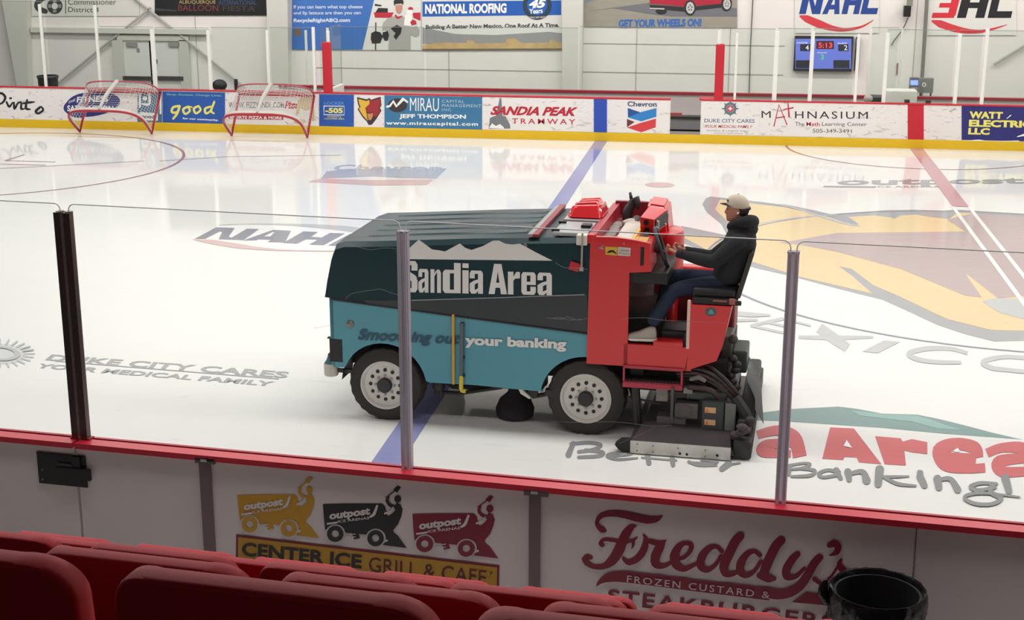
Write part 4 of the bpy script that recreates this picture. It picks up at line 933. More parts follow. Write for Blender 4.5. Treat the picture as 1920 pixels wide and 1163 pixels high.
# snow tank: lofted shell with chamfered edges, sloping lid with ribs
def ring(s, z0, z1, ins, z00=None):
    return [(s,-0.008,z0),(s,-0.008,z1-0.05),(s,0.05,z1),(s,0.30,z1+0.012),(s,T1-ins,z1+0.012),(s,T1-ins+0.10,z1-0.08),(s,T1+0.008,z0)]
b = MB()
secs = [(-0.63,1.36,1.38,0.5),(-0.60,1.34,1.56,0.48),(-0.545,1.33,1.80,0.46),(-0.50,1.33,1.91,0.45),(-0.40,1.315,1.945,0.42),(-0.10,1.29,1.96,0.40),(1.0,1.205,2.04,0.40),(2.21,1.12,2.11,0.40)]
rings = []
for s_,z0,z1,ins in secs:
    r_ = ring(s_,z0,max(z1,z0+0.03),ins)
    if z1-z0 < 0.1: r_ = [(p[0],p[1],min(p[2],z0+0.02) if i else z0) for i,p in enumerate(r_)]
    rings.append(r_)
b.loft(rings)
tank = zb(b,'snow_tank',M_zdark,smooth=30)
b = MB()
for k in range(5):
    y0 = 0.24+k*0.27
    for s0,s1 in ((-0.28,1.52),):
        z0 = 1.965+(s0+0.1)*0.0636; z1 = 1.965+(s1+0.1)*0.0672
        b.hexa([(s0,y0,z0),(s1,y0,z1),(s1,y0+0.14,z1),(s0,y0+0.14,z0)],[(s0+0.08,y0+0.03,z0+0.02),(s1-0.03,y0+0.03,z1+0.02),(s1-0.03,y0+0.11,z1+0.02),(s0+0.08,y0+0.11,z0+0.02)])
bmesh.ops.bevel(b.bm, geom=list(b.bm.edges), offset=0.008, segments=2, affect='EDGES')
zb(b,'lid_rib',M_zdark,tank,smooth=35)
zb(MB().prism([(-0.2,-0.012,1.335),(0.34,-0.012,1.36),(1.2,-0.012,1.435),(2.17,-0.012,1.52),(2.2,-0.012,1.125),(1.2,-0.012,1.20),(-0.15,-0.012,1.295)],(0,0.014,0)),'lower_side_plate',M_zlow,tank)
b = MB().tube([(0.32,-0.012,1.362),(1.2,-0.012,1.438),(2.15,-0.012,1.525)],0.006,6); zb(b,'seam_strip',mat('seam_silver',(150,156,156),0.3,0.6),tank)
b = MB().tube([(-0.2,-0.005,1.345),(-0.09,-0.005,1.55),(0.02,-0.005,1.66)],0.004,5); zb(b,'fold_line',mat('fold_dark',(14,20,22),0.4),tank)
b = MB().tube([(-0.56,-0.006,1.325),(-0.19,-0.008,1.295),(2.19,-0.012,1.115)],0.012,6); zb(b,'lower_lip',M_black,tank)
b = MB().hexa([(1.60,0.02,2.085),(1.66,0.02,2.088),(1.66,1.60,2.10),(1.60,1.60,2.10)],[(1.60,0.02,2.115),(1.66,0.02,2.118),(1.66,1.60,2.135),(1.60,1.60,2.135)]); zb(b,'lid_hinge_bar',mat('bar_darkred',(140,26,40),0.4),tank)
b = MB().box((1.55,0.02,2.09),(1.60,1.6,2.118)); zb(b,'lid_edge',mat('seam_silver',(150,156,156)),tank)
b = MB().box((1.80,0.05,2.105),(2.16,0.62,2.145),0.01); zb(b,'hatch_plate',mat('hatch_grey',(168,170,170),0.35,0.4,var=0.1),tank)
for q_ in (((1.78,0.10,2.14),(1.86,0.13,2.165)),((1.78,0.5,2.14),(1.86,0.53,2.165)),((2.05,0.3,2.14),(2.15,0.42,2.175))): zb(MB().box(*q_),'hatch_latch',M_black,tank)
b = MB().sphere((1.53,-0.004,2.0),(0.025,0.008,0.025)); zb(b,'bolt_cap',mat('bolt_grey',(120,126,126),0.4,0.4),tank,smooth=True)
# sponsor graphics on the near side
P0 = P_ZAM(-0.009); P1 = P_ZAM(-0.014)
Z5 = zoom(590,340,0.27513); Z7 = zoom(590,600,0.27083); Z6 = zoom(1000,340,0.27523); Z8 = zoom(1000,600,0.25793)
def zlt(pts, off=0.003):
    return None
def zpoly(b, pts, Z, off=0.003, plane=None): return px_poly(b, plane or P0, pts, off, Z)
def zlocal(mb):
    bmesh.ops.transform(mb.bm, matrix=ROOTM[zam].inverted(), verts=mb.bm.verts); return mb
M_zwhite = mat('decal_white',(226,224,220),0.4)
b = MB(); zpoly(b,[(588,530),(640,460),(710,398),(755,430),(800,464),(845,470),(890,478),(940,450),(990,424),(1030,455),(1070,468),(1150,440),(1215,405),(1255,404),(1300,425),(1350,430),(1400,425),(1500,480),(1622,541)],Z5)
zb(zlocal(b),'mountain_decal',M_zwhite,tank,flat=True)
# condensed heavy lettering drawn letter by letter
def fatletter(b, ch, x0, x1, yb0, yb1, yt0, yt1, Z, plane, off, q):
    """letter in the box x0..x1, baseline yb0..yb1, x-height line yt0..yt1 (left, right)"""
    def M(u, v): return (x0+(x1-x0)*u, (yb0+(yb1-yb0)*u)*(1-v)+(yt0+(yt1-yt0)*u)*v)
    def R(u0, v0, u1, v1): px_poly(b, plane, [M(u0,v0),M(u1,v0),M(u1,v1),M(u0,v1)], off, Z)
    def PL(*pts): px_poly(b, plane, [M(*p) for p in pts], off, Z)
    s = 0.375
    if ch == 'n': R(0,0,s,1); R(1-s,0,1,.85); PL((s,.80),(.5,.93),(.7,1),(.86,.98),(1,.85),(1-s,.85),(.6,.87),(s,.7))
    elif ch == 'd': R(1-s,0,1,1.30); PL((0,.12),(.12,0),(s+.02,0),(s+.02,1),(.12,1),(0,.88)); R(s,0,.7,.15); R(s,.85,.7,1)
    elif ch == 'i': R(0,0,1,1); R(0,1.1,1,1.3)
    elif ch == 'r': R(0,0,.46,1); PL((.46,.78),(.7,1),(1,1),(1,.72),(.6,.70),(.46,.6))
    elif ch == 'A': PL((0,0),(.30,1.32),(.70,1.32),(.5,1.0),(.33,0)); PL((.30,1.32),(.70,1.32),(1,0),(.67,0),(.5,1.0)); PL((.25,.28),(.75,.28),(.7,.5),(.3,.5))
    elif ch == 'e': PL((0,.12),(.12,0),(.88,0),(1,.12),(1,.36),(1-s,.36),(1-s,.15),(s,.15),(s,.5),(0,.5)); PL((0,.5),(s,.5),(s,.85),(1-s,.85),(1-s,.58),(s,.58),(s,.44),(1,.44),(1,.88),(.88,1),(.12,1),(0,.88))
    elif ch == 'a': PL((0,.66),(s,.66),(s,.86),(1-s,.86),(1-s,0),(1,0),(1,.88),(.88,1),(.12,1),(0,.88)); PL((0,.12),(.12,0),(.5,0),(1-s,.12),(1-s,.6),(.3,.58),(.05,.5),(0,.4)) if False else PL((0,.12),(.12,0),(.45,0),(1-s,.12),(1-s,.24),(s,.15),(s,.40),(1-s,.48),(1-s,.62),(.3,.56),(0,.44))
    elif ch == 'S': PL((0,.40),(0,.12),(.14,0),(.86,0),(1,.14),(1,.52),(.8,.66),(1-s,.62),(1-s,.17),(s,.17),(s,.40)); PL((1,.92),(1-s,.92),(1-s,1.14),(s,1.14),(s,.86),(1-s,.62),(.8,.66),(1,.52),(.9,.70),(.2,.66),(0,.82),(0,1.18),(.14,1.32),(.86,1.32),(1,1.18)) if False else PL((1,.92),(1,1.18),(.86,1.32),(.14,1.32),(0,1.18),(0,.84),(.2,.66),(1-s,.46),(.98,.6),(.85,.72),(s,.92),(s,1.14),(1-s,1.14),(1-s,.92))
b = MB()
def yb(x): return 755+(x-600)*0.0205
def yt(x): return 585+(x-600)*0.030
for ch, x0, x1 in (('S',592,702),('a',708,776),('n',790,862),('d',872,1000),('i',1008,1050),('a',1058,1148),('A',1186,1312),('r',1318,1400),('e',1410,1508),('a',1520,1618)):
    if ch == 'd': x0, x1 = 874, 996
    fatletter(b, ch, x0, x1, yb(x0), yb(x1), yt(x0)+(8 if ch!='A' else 8), yt(x1)+8, Z5, P0, 0.003, 0)
zb(zlocal(b),'lettering',M_zwhite,tank,flat=True)
sp0 = [c for c in zam.children if c.name.startswith('side_panel')][0]
b = MB(); px_text(b,P0,'Smoothing out',(298,160),(1005,192),(300,62),0.003,Z7,bold=0.035,shear=0.25); zb(zlocal(b),'slogan_lettering',mat('decal_teal',(24,76,98),0.4),sp0,flat=True)
b = MB(); px_text(b,P0,'your banking',(1040,192),(1742,222),(1040,104),0.003,Z7,bold=0.045); zb(zlocal(b),'slogan_lettering',M_zwhite,sp0,flat=True)
b = MB().lathe([(0.0,0),(0.042,0.0),(0.042,0.012),(0.02,0.03),(0,0.032)],Matrix.Translation((-0.36,0,1.06)) @ Matrix.Rotation(PI/2,4,'X'),20); lm = zb(b,'side_marker_lamp',mat('lamp_grey',(120,118,112),0.3,0.3),smooth=40)
b = MB().tube([(0.775,-0.03,1.24),(0.77,-0.03,0.48)],0.014,8); zb(b,'dipstick_rod',mat('rod_yellow',(222,160,30),0.45),smooth=40)
rd = zb(MB().tube([(0.868,-0.03,1.15),(0.858,-0.03,0.58)],0.022,8),'lift_rod',mat('rod_grey',(84,96,98),0.45),smooth=40)
zb(MB().tube([(0.858,-0.03,0.58),(0.852,-0.03,0.44),(0.86,-0.03,0.415),(0.90,-0.03,0.41)],0.024,8),'handle',mat('rod_yellow2',(216,190,60),0.45),rd,smooth=40)
b = MB(); 
for z in (1.13,0.78,0.58): b.sphere((0.866,-0.02,z),0.028,8,6)
zb(b,'clip',M_black,rd)
# front corner: recess box, bumper roller
zb(MB().box((-0.60,-0.004,0.63),(-0.455,0.05,0.885),0.006),'corner_recess',M_black)
b = MB().box((-0.62,-0.006,0.885),(-0.585,0.04,0.90)).box((-0.62,-0.006,0.70),(-0.585,0.04,0.715)); zb(b,'corner_hook',M_blk)
for yy in (0.06, T1-0.06):
    r_ = empty('dummy') if False else None
    b = MB().lathe([(0.0,0),(0.07,0.0),(0.078,0.015),(0.078,0.13),(0.07,0.14),(0.0,0.14)],Matrix.Translation((-0.61,yy,0.46)),24); br_ = zb(b,'bumper_roller',mat('roller_grey',(196,190,182),0.6,var=0.08),smooth=40)
    zb(MB().lathe([(0.0,0.138),(0.074,0.138),(0.05,0.17),(0.02,0.25),(0,0.25)],Matrix.Translation((-0.61,yy,0.46)),20),'roller_cap',mat('roller_teal',(70,104,112),0.5),br_,smooth=40)
    zb(MB().box((-0.60,yy-0.02,0.50),(-0.36,yy+0.02,0.54)),'roller_bracket',M_blk,br_)
# wheels
def wheel(cx, y, sgn, r):
    m = Matrix.Translation((cx,y,r)) @ Matrix.Rotation(PI/2*sgn,4,'X')   # local z points out of the wheel
    w = 0.30
    b = MB(); n = 48
    prof = [(0.26,0.0),(0.30,0.012),(r*0.86,0.0),(r*0.965,-0.02),(r,-0.05),(r,-w+0.05),(r*0.965,-w+0.02),(r*0.86,-w),(0.27,-w)]
    rings = []
    for q_,(rr,h) in enumerate(prof):
        rings.append([m @ Vector(((rr+(0.007 if (k//2)%2==0 and 3<=q_<=5 else 0))*math.cos(2*PI*k/(n*2)),(rr+(0.007 if (k//2)%2==0 and 3<=q_<=5 else 0))*math.sin(2*PI*k/(n*2)),h)) for k in range(n*2)])
    b.grid(rings, close_u=True, close_v=True); tr = zb(b,'tire',M_tire,smooth=35)
    b = MB(); b.grid([[m @ Vector((r_*math.cos(2*PI*k/40), r_*math.sin(2*PI*k/40), h_)) for k in range(40)] for r_,h_ in ((0.268,-0.06),(0.268,0.012),(0.255,0.018),(0.243,0.008),(0.232,-0.02),(0.20,-0.030),(0.15,-0.02),(0.115,-0.012),(0.05,-0.012),(0.045,-0.05))], close_u=True)
    rm = zb(b,'rim',M_rim,tr,smooth=50)
    b = MB()
    for k in range(12):
        a = 2*PI*k/12; c_ = m @ Vector((0.163*math.cos(a),0.163*math.sin(a),-0.0205)); mm = Matrix.Translation(c_) @ Matrix.Rotation(PI/2*sgn,4,'X'); b.lathe([(0.0,-0.006),(0.0205,-0.006),(0.0205,0.004),(0,0.004)],mm,12)
    zb(b,'rim_hole',M_black,tr)
    b = MB()
    for k in range(8):
        a = 2*PI*k/8; c_ = m @ Vector((0.105*math.cos(a),0.105*math.sin(a),-0.012)); mm = Matrix.Translation(c_) @ Matrix.Rotation(PI/2*sgn,4,'X'); b.lathe([(0.0,-0.01),(0.016,-0.01),(0.014,0.016),(0,0.016)],mm,6)
    zb(b,'wheel_bolt',mat('bolt_steel',(150,146,140),0.35,0.6),tr)
    b = MB().lathe([(0,-0.04),(0.08,-0.04),(0.08,0.03),(0.07,0.042),(0,0.046)],m,24); zb(b,'hub',M_hub,tr,smooth=40)
for cx, r in ((0.0,0.40),(2.17,0.405)):
    wheel(cx, 0.02, 1, r); wheel(cx, T1-0.02, -1, r)
zb(MB().cyl((0,0.3,0.4),(0,T1-0.3,0.4),0.06).cyl((2.17,0.3,0.4),(2.17,T1-0.3,0.4),0.07).sphere((0,1.0,0.4),(0.14,0.18,0.14)).sphere((2.17,1.0,0.4),(0.16,0.2,0.16)),'axle',M_blk,smooth=40)
# underside machinery
b = MB().box((0.5,0.30,0.42),(1.7,0.40,0.52)).box((0.5,1.5,0.42),(1.7,1.6,0.52)).box((1.16,0.02,0.45),(1.5,0.3,0.58),0.01)
zb(b,'frame_rail',M_blk)
b = MB().tube([(0.52,0.12,0.33),(0.8,0.13,0.33),(1.25,0.16,0.42)],0.022,8).tube([(0.6,0.1,0.40),(0.6,0.1,0.27)],0.02,8).tube([(0.62,0.2,0.44),(0.7,0.2,0.38),(1.0,0.2,0.38),(1.15,0.2,0.45)],0.03,8).sphere((0.57,0.12,0.41),(0.07,0.07,0.09))
b.tube([(1.45,0.1,0.46),(1.6,0.1,0.36),(1.75,0.1,0.40)],0.025,8).box((1.55,0.05,0.37),(1.65,0.12,0.50)).box((1.74,0.02,0.40),(1.82,0.1,0.47))
zb(b,'brush_arm',M_blk,smooth=30)
zb(MB().tube([(1.46,0.04,0.50),(1.50,0.04,0.42),(1.58,0.04,0.36)],[0.03,0.03,0.015],8),'arm_spring',M_alu,smooth=40)
b = MB().lathe([(0,0.02),(0.20,0.02),(0.21,0.10),(0.17,0.2),(0.08,0.28),(0.05,0.42),(0,0.42)],Matrix.Translation((1.33,0.45,0.0)),28); zb(b,'edging_brush',mat('brush_dark',(40,36,44),0.9,var=0.3,scale=30),smooth=40)
# ---- red cab
cab = [(2.17,2.13),(2.20,2.06),(2.18,0.80),(2.56,0.80),(2.60,0.80),(2.60,1.78),(2.82,1.80),(2.80,2.09),(2.65,2.115),(2.45,2.135)]
CB = zb(MB().prism([(x,-0.03,z) for x,z in cab],(0,0.05,0)),'cab_side_panel',M_zred)
zb(MB().prism([(x,T1-0.03,z) for x,z in cab],(0,0.05,0)),'cab_side_panel',M_zred)
zb(MB().box((2.56,-0.03,0.79),(3.25,0.02,1.035)).prism([(3.22,-0.03,0.80),(3.18,-0.03,0.79),(3.49,-0.03,0.91),(3.22,-0.03,1.0)],(0,0.05,0)),'sill_panel',M_zred)
seatbox = [(3.22,0.79),(3.20,0.79),(3.50,0.91),(3.555,1.07),(3.625,1.46),(3.625,1.49),(3.225,1.49)]
zb(MB().prism([(x,-0.032,z) for x,z in [(3.205,0.795),(3.50,0.915),(3.555,1.07),(3.63,1.485),(3.22,1.485)]],(0,1.1,0)),'seat_box',M_zred)
zb(MB().box((3.19,-0.035,1.02),(3.225,0.0,1.53),0.01),'seat_box_edge',mat('edge_cream',(222,190,176),0.4))
zb(MB().box((2.45,0.02,0.82),(3.3,1.75,0.99)),'cab_floor',M_black)
zb(MB().box((2.86,-0.045,1.035),(3.16,0.12,1.085),0.006),'step_lip',M_zred)
zb(MB().box((3.15,0.0,0.99),(3.22,0.25,1.15),0.02).box((2.90,0.12,0.985),(3.2,0.5,1.16),0.03),'pedal_box',M_black)
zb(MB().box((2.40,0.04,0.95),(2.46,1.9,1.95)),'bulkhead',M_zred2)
zb(MB().box((2.46,0.03,1.66),(2.98,0.9,1.78),0.01),'dash_underside',M_black)
zb(MB().box((2.6,1.75,0.82),(3.5,1.95,1.45),0.03),'far_fender',M_zred)
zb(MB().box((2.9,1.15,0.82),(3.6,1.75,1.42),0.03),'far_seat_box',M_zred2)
# dashboard tray
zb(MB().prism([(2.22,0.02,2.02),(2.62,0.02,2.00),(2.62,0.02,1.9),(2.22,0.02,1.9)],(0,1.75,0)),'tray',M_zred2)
zb(MB().prism([(2.17,0.0,2.05),(2.17,0.0,2.14),(2.25,0.0,2.145),(2.26,0.0,2.0)],(0,1.78,0)),'tray_front_rail',mat('rail_red',(170,40,56),0.4))
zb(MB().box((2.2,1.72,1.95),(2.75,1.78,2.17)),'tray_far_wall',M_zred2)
zb(MB().prism([(2.62,0.02,2.085),(2.80,0.02,2.065),(2.82,0.02,1.80),(2.62,0.02,1.80)],(0,0.42,0)),'dash_near',M_zred)
zb(MB().box((2.66,0.05,2.07),(2.76,0.26,2.092)).box((2.63,0.06,2.075),(2.66,0.24,2.096)),'dash_label',mat('label_yellow',(206,150,50),0.5))
# label plates on the cab side
P3 = P_ZAM(-0.031)
b = MB(); px_poly(b,P3,[(490,445),(572,449),(572,507),(492,500)],0.003,Z6); lb1 = zb(zlocal(b),'warning_label',mat('label_yellow2',(214,176,60),0.5),CB,flat=True)
b = MB(); px_poly(b,P3,[(500,485),(520,470),(545,468),(570,492),(560,494),(540,482),(515,488)],0.005,Z6); zb(zlocal(b),'warning_mark',M_black,CB,flat=True)
b = MB(); px_poly(b,P3,[(576,447),(664,454),(660,511),(576,506)],0.003,Z6); zb(zlocal(b),'instruction_label',mat('label_grey',(206,196,188),0.5),CB,flat=True)
b = MB(); px_text(b,P3,'CAUTION',(590,478),(650,482),(590,462),0.005,Z6); px_text(b,P3,'KEEP HANDS CLEAR',(585,495),(652,500),(585,486),0.005,Z6); zb(zlocal(b),'label_print',mat('ink_mid',(120,112,108),0.5),CB,flat=True)
b = MB(); px_poly(b,P3,[(732,448),(756,450),(752,572),(728,576)],0.004,Z6); zb(zlocal(b),'lever_slot',M_black,CB,flat=True)
b = MB(); px_ellipse(b,P3,(742,465),9,9,0.008,Z6); zb(zlocal(b),'slot_knob',M_hub,CB,flat=True)
b = MB(); px_ellipse(b,P3,(472,440),8,5,0.004,Z6); px_ellipse(b,P3,(470,460),10,6,0.004,Z6); px_ellipse(b,P3,(618,425),6,7,0.004,Z6); zb(zlocal(b),'rivet_plate',mat('rivet_pink',(220,120,120),0.5),CB,flat=True)
b = MB(); px_ellipse(b,P3,(1210,890),38,30,0.004,Z6); bd = zb(zlocal(b),'round_badge',mat('badge_grey',(78,84,88),0.5),flat=True)
b = MB(); px_poly(b,P3,[(1188,900),(1200,880),(1212,870),(1225,885),(1234,902),(1212,906)],0.006,Z6); zb(zlocal(b),'badge_mark',mat('badge_teal',(96,150,160),0.5),bd,flat=True)
# mirror hinge / flag fitting at the cab front corner
zb(MB().box((2.06,-0.05,2.04),(2.17,0.06,2.145),0.01),'hinge_block',mat('hinge_cream',(216,210,196),0.5))
zb(MB().tube([(2.125,-0.06,2.17),(2.12,-0.06,1.80)],0.010,6).box((2.10,-0.07,1.78),(2.14,-0.05,1.82)),'latch_rod',mat('rod_pale',(170,166,156),0.4,0.3))
zb(MB().quadbox((2.045,-0.03,1.815),(0.105,0.03,0.085),Euler((0,0.25,0)),0.006),'corner_reflector',mat('reflector_red',(186,30,44),0.3))
zb(MB().box((2.17,-0.032,2.06),(2.24,0.05,2.15),0.008),'cab_corner_cap',M_zred)
# red water tank cover on the lid
b = MB(); x0,x1,y0,y1 = 1.80,2.20,0.80,1.30
b.hexa([(x0,y0,2.12),(x1,y0,2.12),(x1,y1,2.12),(x0,y1,2.12)],[(x0+.06,y0+.10,2.27),(x1-.05,y0+.10,2.29),(x1-.05,y1-.04,2.29),(x0+.06,y1-.04,2.27)])
bmesh.ops.bevel(b.bm, geom=list(b.bm.edges), offset=0.035, segments=3, affect='EDGES')
cv = zb(b,'filler_cover',mat('cover_red',(214,36,44),0.2,coat=0.6),smooth=40)
b = MB()
for yy in (0.93,1.06,1.18): b.hexa([(1.90,yy,2.275),(2.12,yy,2.285),(2.12,yy+0.05,2.285),(1.90,yy+0.05,2.275)],[(1.92,yy+.01,2.287),(2.10,yy+.01,2.299),(2.10,yy+.04,2.299),(1.92,yy+.04,2.287)])
zb(b,'cover_rib',mat('cover_red',(214,36,44)),cv)
zb(MB().box((1.78,0.78,2.10),(2.2,1.32,2.135),0.01),'cover_base',mat('cover_base',(186,178,176),0.4,0.3),cv)
# folded towels, rag, yellow bar, lever, control box, console column
b = MB().box((2.40,0.06,2.0),(2.58,0.62,2.055),0.022).box((2.395,0.64,2.0),(2.585,1.10,2.06),0.025); tw_src = b
tw = b.bm; 
M_towel = mat('towel',(214,206,196),0.95,var=0.06,scale=30,bump=0.4)
def zloose(mb, name, m, label, cat, **k):
    bmesh.ops.transform(mb.bm, matrix=ROOTM[zam], verts=mb.bm.verts)
    return tag(mb.build(name, m, None, **k), label, cat)
zloose(b,'folded_towel',M_towel,'folded white towels lying in the dashboard tray of the resurfacer','towel',smooth=40)
b = MB()
for k in range(7): b.sphere((2.31+0.012*math.sin(k*2.1),0.10+k*0.17,2.02),(0.06,0.15,0.03+0.006*math.sin(k*3.3)),12,8)
zloose(b,'grey_rag',mat('rag_grey',(150,142,136),0.95,var=0.25,scale=14,bump=0.6),'long crumpled grey rag beside the folded towels in the tray','rag',smooth=True)
b = MB().sphere((2.46,1.16,2.04),(0.10,0.07,0.035),14,8).tube([(2.37,1.13,2.05),(2.45,1.16,2.07),(2.54,1.19,2.05)],[0.02,0.026,0.02],8,smooth=4)
zloose(b,'crumpled_cloth',mat('cloth_white',(206,198,190),0.95,bump=0.5,scale=20),'crumpled pale cloth by the black lever in the tray','cloth',smooth=True)
zb(MB().box((2.60,0.02,1.98),(2.63,1.25,2.10),0.01),'yellow_guard',mat('guard_yellow',(230,176,50),0.4))
lv = zb(MB().tube([(2.40,1.42,1.90),(2.38,1.42,2.09),(2.42,1.42,2.19),(2.45,1.42,2.25)],[0.065,0.06,0.05,0.045],10,smooth=5).tube([(2.46,1.40,2.27),(2.49,1.38,2.22),(2.50,1.38,2.16)],[0.05,0.035,0.015],8,smooth=3).tube([(2.42,1.42,2.24),(2.40,1.42,2.33)],[0.022,0.014],6),'control_lever',mat('lever_black',(48,48,52),0.5),smooth=True)
zb(MB().sphere((2.50,1.25,2.04),(0.06,0.12,0.07),12,8),'lever_boot',mat('boot_grey',(92,86,84),0.7),lv,smooth=True)
b = MB(); b.hexa([(2.62,0.62,2.04),(2.76,0.62,2.04),(2.86,1.02,2.08),(2.66,1.02,2.08)],[(2.62,0.62,2.22),(2.76,0.62,2.20),(2.86,1.02,2.24),(2.66,1.02,2.26)])
bx_ = zb(b,'control_box',M_zred)
b = MB(); b.prism([(2.768,0.66,2.06),(2.858,0.99,2.10),(2.858,0.99,2.225),(2.768,0.66,2.19)],(0.012,-0.004,0)); zb(b,'instrument_face',M_hub,bx_)
b = MB(); b.prism([(2.792,0.72,2.085),(2.81,0.80,2.095),(2.81,0.80,2.18),(2.792,0.72,2.17)],(0.006,-0.002,0)); zb(b,'display',mat('lcd',(186,190,196),0.3),bx_)
b = MB()
for yy,zz in ((0.67,2.07),(0.67,2.11),(0.90,2.10),(0.97,2.205),(0.68,2.17)): b.sphere((2.782+(yy-0.66)*0.27,yy,zz),0.014,8,6)
zb(b,'indicator',mat('lamp_pink',(240,200,196),0.3),bx_)
b = MB(); b.cyl((2.68,0.615,2.17),(2.68,0.60,2.17),0.028,12).cyl((2.69,0.615,2.09),(2.69,0.60,2.09),0.03,12); zb(b,'rotary_knob',M_black,bx_)
zb(MB().box((2.62,0.45,2.0),(2.78,0.6,2.04),0.01).tube([(2.64,0.5,2.05),(2.7,0.52,2.08),(2.78,0.55,2.05)],0.012,6),'cable_bundle',M_black)
b = MB(); b.hexa([(2.56,1.10,1.85),(2.88,1.10,1.85),(2.88,1.62,1.85),(2.54,1.62,1.85)],[(2.63,1.16,2.26),(2.83,1.16,2.24),(2.83,1.6,2.25),(2.61,1.6,2.27)])
bmesh.ops.bevel(b.bm, geom=list(b.bm.edges), offset=0.03, segments=3, affect='EDGES'); zb(b,'dash_column',M_zred,smooth=40)
b = MB().lathe([(0,0.9),(0.20,0.9),(0.21,1.90),(0.19,1.96),(0,1.98)],Matrix.Translation((2.86,1.30,0)) @ Matrix.Diagonal((0.75,1.3,1,1)),28); zb(b,'side_tank',M_zred,smooth=40)
# steering wheel
sc_c = zl(*Z6(872,445),0.36); ax = Vector((0.93,0.10,0.36)).normalized()
e1 = ax.cross(Vector((0,1,0))).normalized(); e2 = ax.cross(e1)
b = MB().tube([sc_c+(e1*math.cos(2*PI*k/32)+e2*math.sin(2*PI*k/32))*0.20 for k in range(32)],0.02,8,closed=True)
for k in range(3):
    a = 2*PI*k/3; b.tube([sc_c+(e1*math.cos(a)+e2*math.sin(a))*0.19, sc_c-ax*0.03],0.013,6)
b.cyl(sc_c-ax*0.07, sc_c-ax*0.01,0.05,14); stw = zb(b,'steering_wheel',mat('wheel_black',(46,44,46),0.5),smooth=40)
zb(MB().cyl(sc_c-ax*0.06, sc_c-ax*0.28,0.035,12),'steering_column',M_blk,stw,smooth=40)
b = MB().tube([(2.60,0.35,1.98),(2.70,0.38,2.05),(2.74,0.4,1.9),(2.72,0.4,1.7)],0.05,8,smooth=4); zb(b,'column_boot',M_blk,smooth=True)
# seat
st_ = zb(MB().box((3.23,0.05,1.545),(3.66,0.62,1.635),0.025),'seat_cushion',mat('seat_black',(36,36,38),0.6))
zb(MB().box((3.24,-0.01,1.487),(3.66,0.64,1.55),0.01),'seat_rail',M_black)
sa, sb2 = zl(*Z6(1508,490),0.06), zl(*Z6(1405,812),0.06)
ex = Vector((0.05,0,0.012)); sa = sa-ex; sb2 = sb2-ex; b = MB()
b.hexa([sb2,sb2+ex,sb2+ex+Vector((0,.56,0)),sb2+Vector((0,.56,0))],[sa,sa+ex,sa+ex+Vector((0,.56,0)),sa+Vector((0,.56,0))])
bmesh.ops.bevel(b.bm, geom=list(b.bm.edges), offset=0.018, segments=2, affect='EDGES'); zb(b,'seat_backrest',mat('seat_grey',(66,62,60),0.5),smooth=40)
zb(MB().box((3.63,0.0,1.49),(3.72,0.06,1.53),0.008),'recline_lever',M_black)
zb(MB().box((3.60,-0.015,1.50),(3.66,0.02,1.56),0.008),'recline_latch',mat('latch_rose',(168,90,84),0.5))
zb(MB().box((3.44,-0.014,1.525),(3.58,0.0,1.54)),'seat_tag',mat('latch_rose',(168,90,84)))

# open step frame under the sill
b = MB(); 
for z in (0.63,0.80): b.box((2.56,-0.05,z-0.015),(3.17,-0.02,z+0.015))
for x in (2.56,3.15): b.box((x,-0.05,0.63),(x+0.02,-0.02,0.80))
b.box((2.56,-0.06,0.585),(3.17,0.22,0.635)); stp = zb(b,'step_frame',mat('step_red',(176,44,66),0.4))
zb(MB().box((2.58,-0.03,0.636),(3.15,0.2,0.645)),'step_tread',mat('tread',(60,44,44),0.8),stp)
b = MB()
for k in range(26): b.box((2.585+k*0.0218,-0.045,0.645),(2.594+k*0.0218,-0.035,0.665))
zb(b,'tread_teeth',mat('tread',(60,44,44)),stp)
# machinery behind the rear wheel
b = MB().box((2.55,0.3,0.45),(3.6,1.8,0.80)).box((2.62,0.12,0.66),(2.75,0.3,0.8)).tube([(2.68,0.0,0.66),(2.70,0.0,0.40),(2.72,0.02,0.14)],0.045,8).tube([(2.6,0.02,0.46),(2.95,0.02,0.40)],0.012,6)
zb(b,'rear_frame',M_blk)
b = MB()
for k,(dx,dz) in enumerate(((0,0),(0.03,0.035),(0.02,-0.05),(-0.05,-0.10),(0.05,0.07))):
    b.tube([(3.10+dx*0.2,0.02+0.03*k,0.74+dz),(3.30+dx,0.0+0.03*k,0.76+dz),(3.50+dx,0.02,0.68+dz),(3.68+dx,0.02,0.52+dz*0.6),(3.80,0.02,0.42)],0.019,7,smooth=6)
b.tube([(3.22,-0.02,0.62),(3.45,-0.02,0.60),(3.55,0.0,0.50),(3.62,0.0,0.46)],0.03,8,smooth=5)
zb(b,'hydraulic_hose',M_hose,smooth=True)
zb(MB().tube([(3.24,-0.02,0.70),(3.33,-0.02,0.73),(3.4,-0.02,0.69)],[0.02,0.03,0.02],8).box((3.18,-0.03,0.55),(3.27,0.05,0.61)).box((2.9,0.0,0.44),(3.02,0.2,0.58)).tube([(2.62,0.1,0.75),(2.7,0.1,0.78)],0.02),'hose_fitting',mat('fitting_grey',(128,122,118),0.45,0.3,var=0.2),smooth=30)
zb(MB().box((3.5,0.5,0.70),(3.62,0.9,1.02),0.02).box((3.62,0.55,0.62),(3.78,1.0,0.86),0.02).sphere((3.63,0.5,1.0),0.05),'rear_gearbox',mat('gear_green',(64,74,66),0.5,var=0.2))
b = MB()
for k in range(7): b.sphere((3.66+0.03*math.sin(k*1.7),0.25+0.02*k,0.50+0.055*k),(0.05,0.05,0.04),8,6)
zb(b,'rear_chain',M_blk,smooth=True)
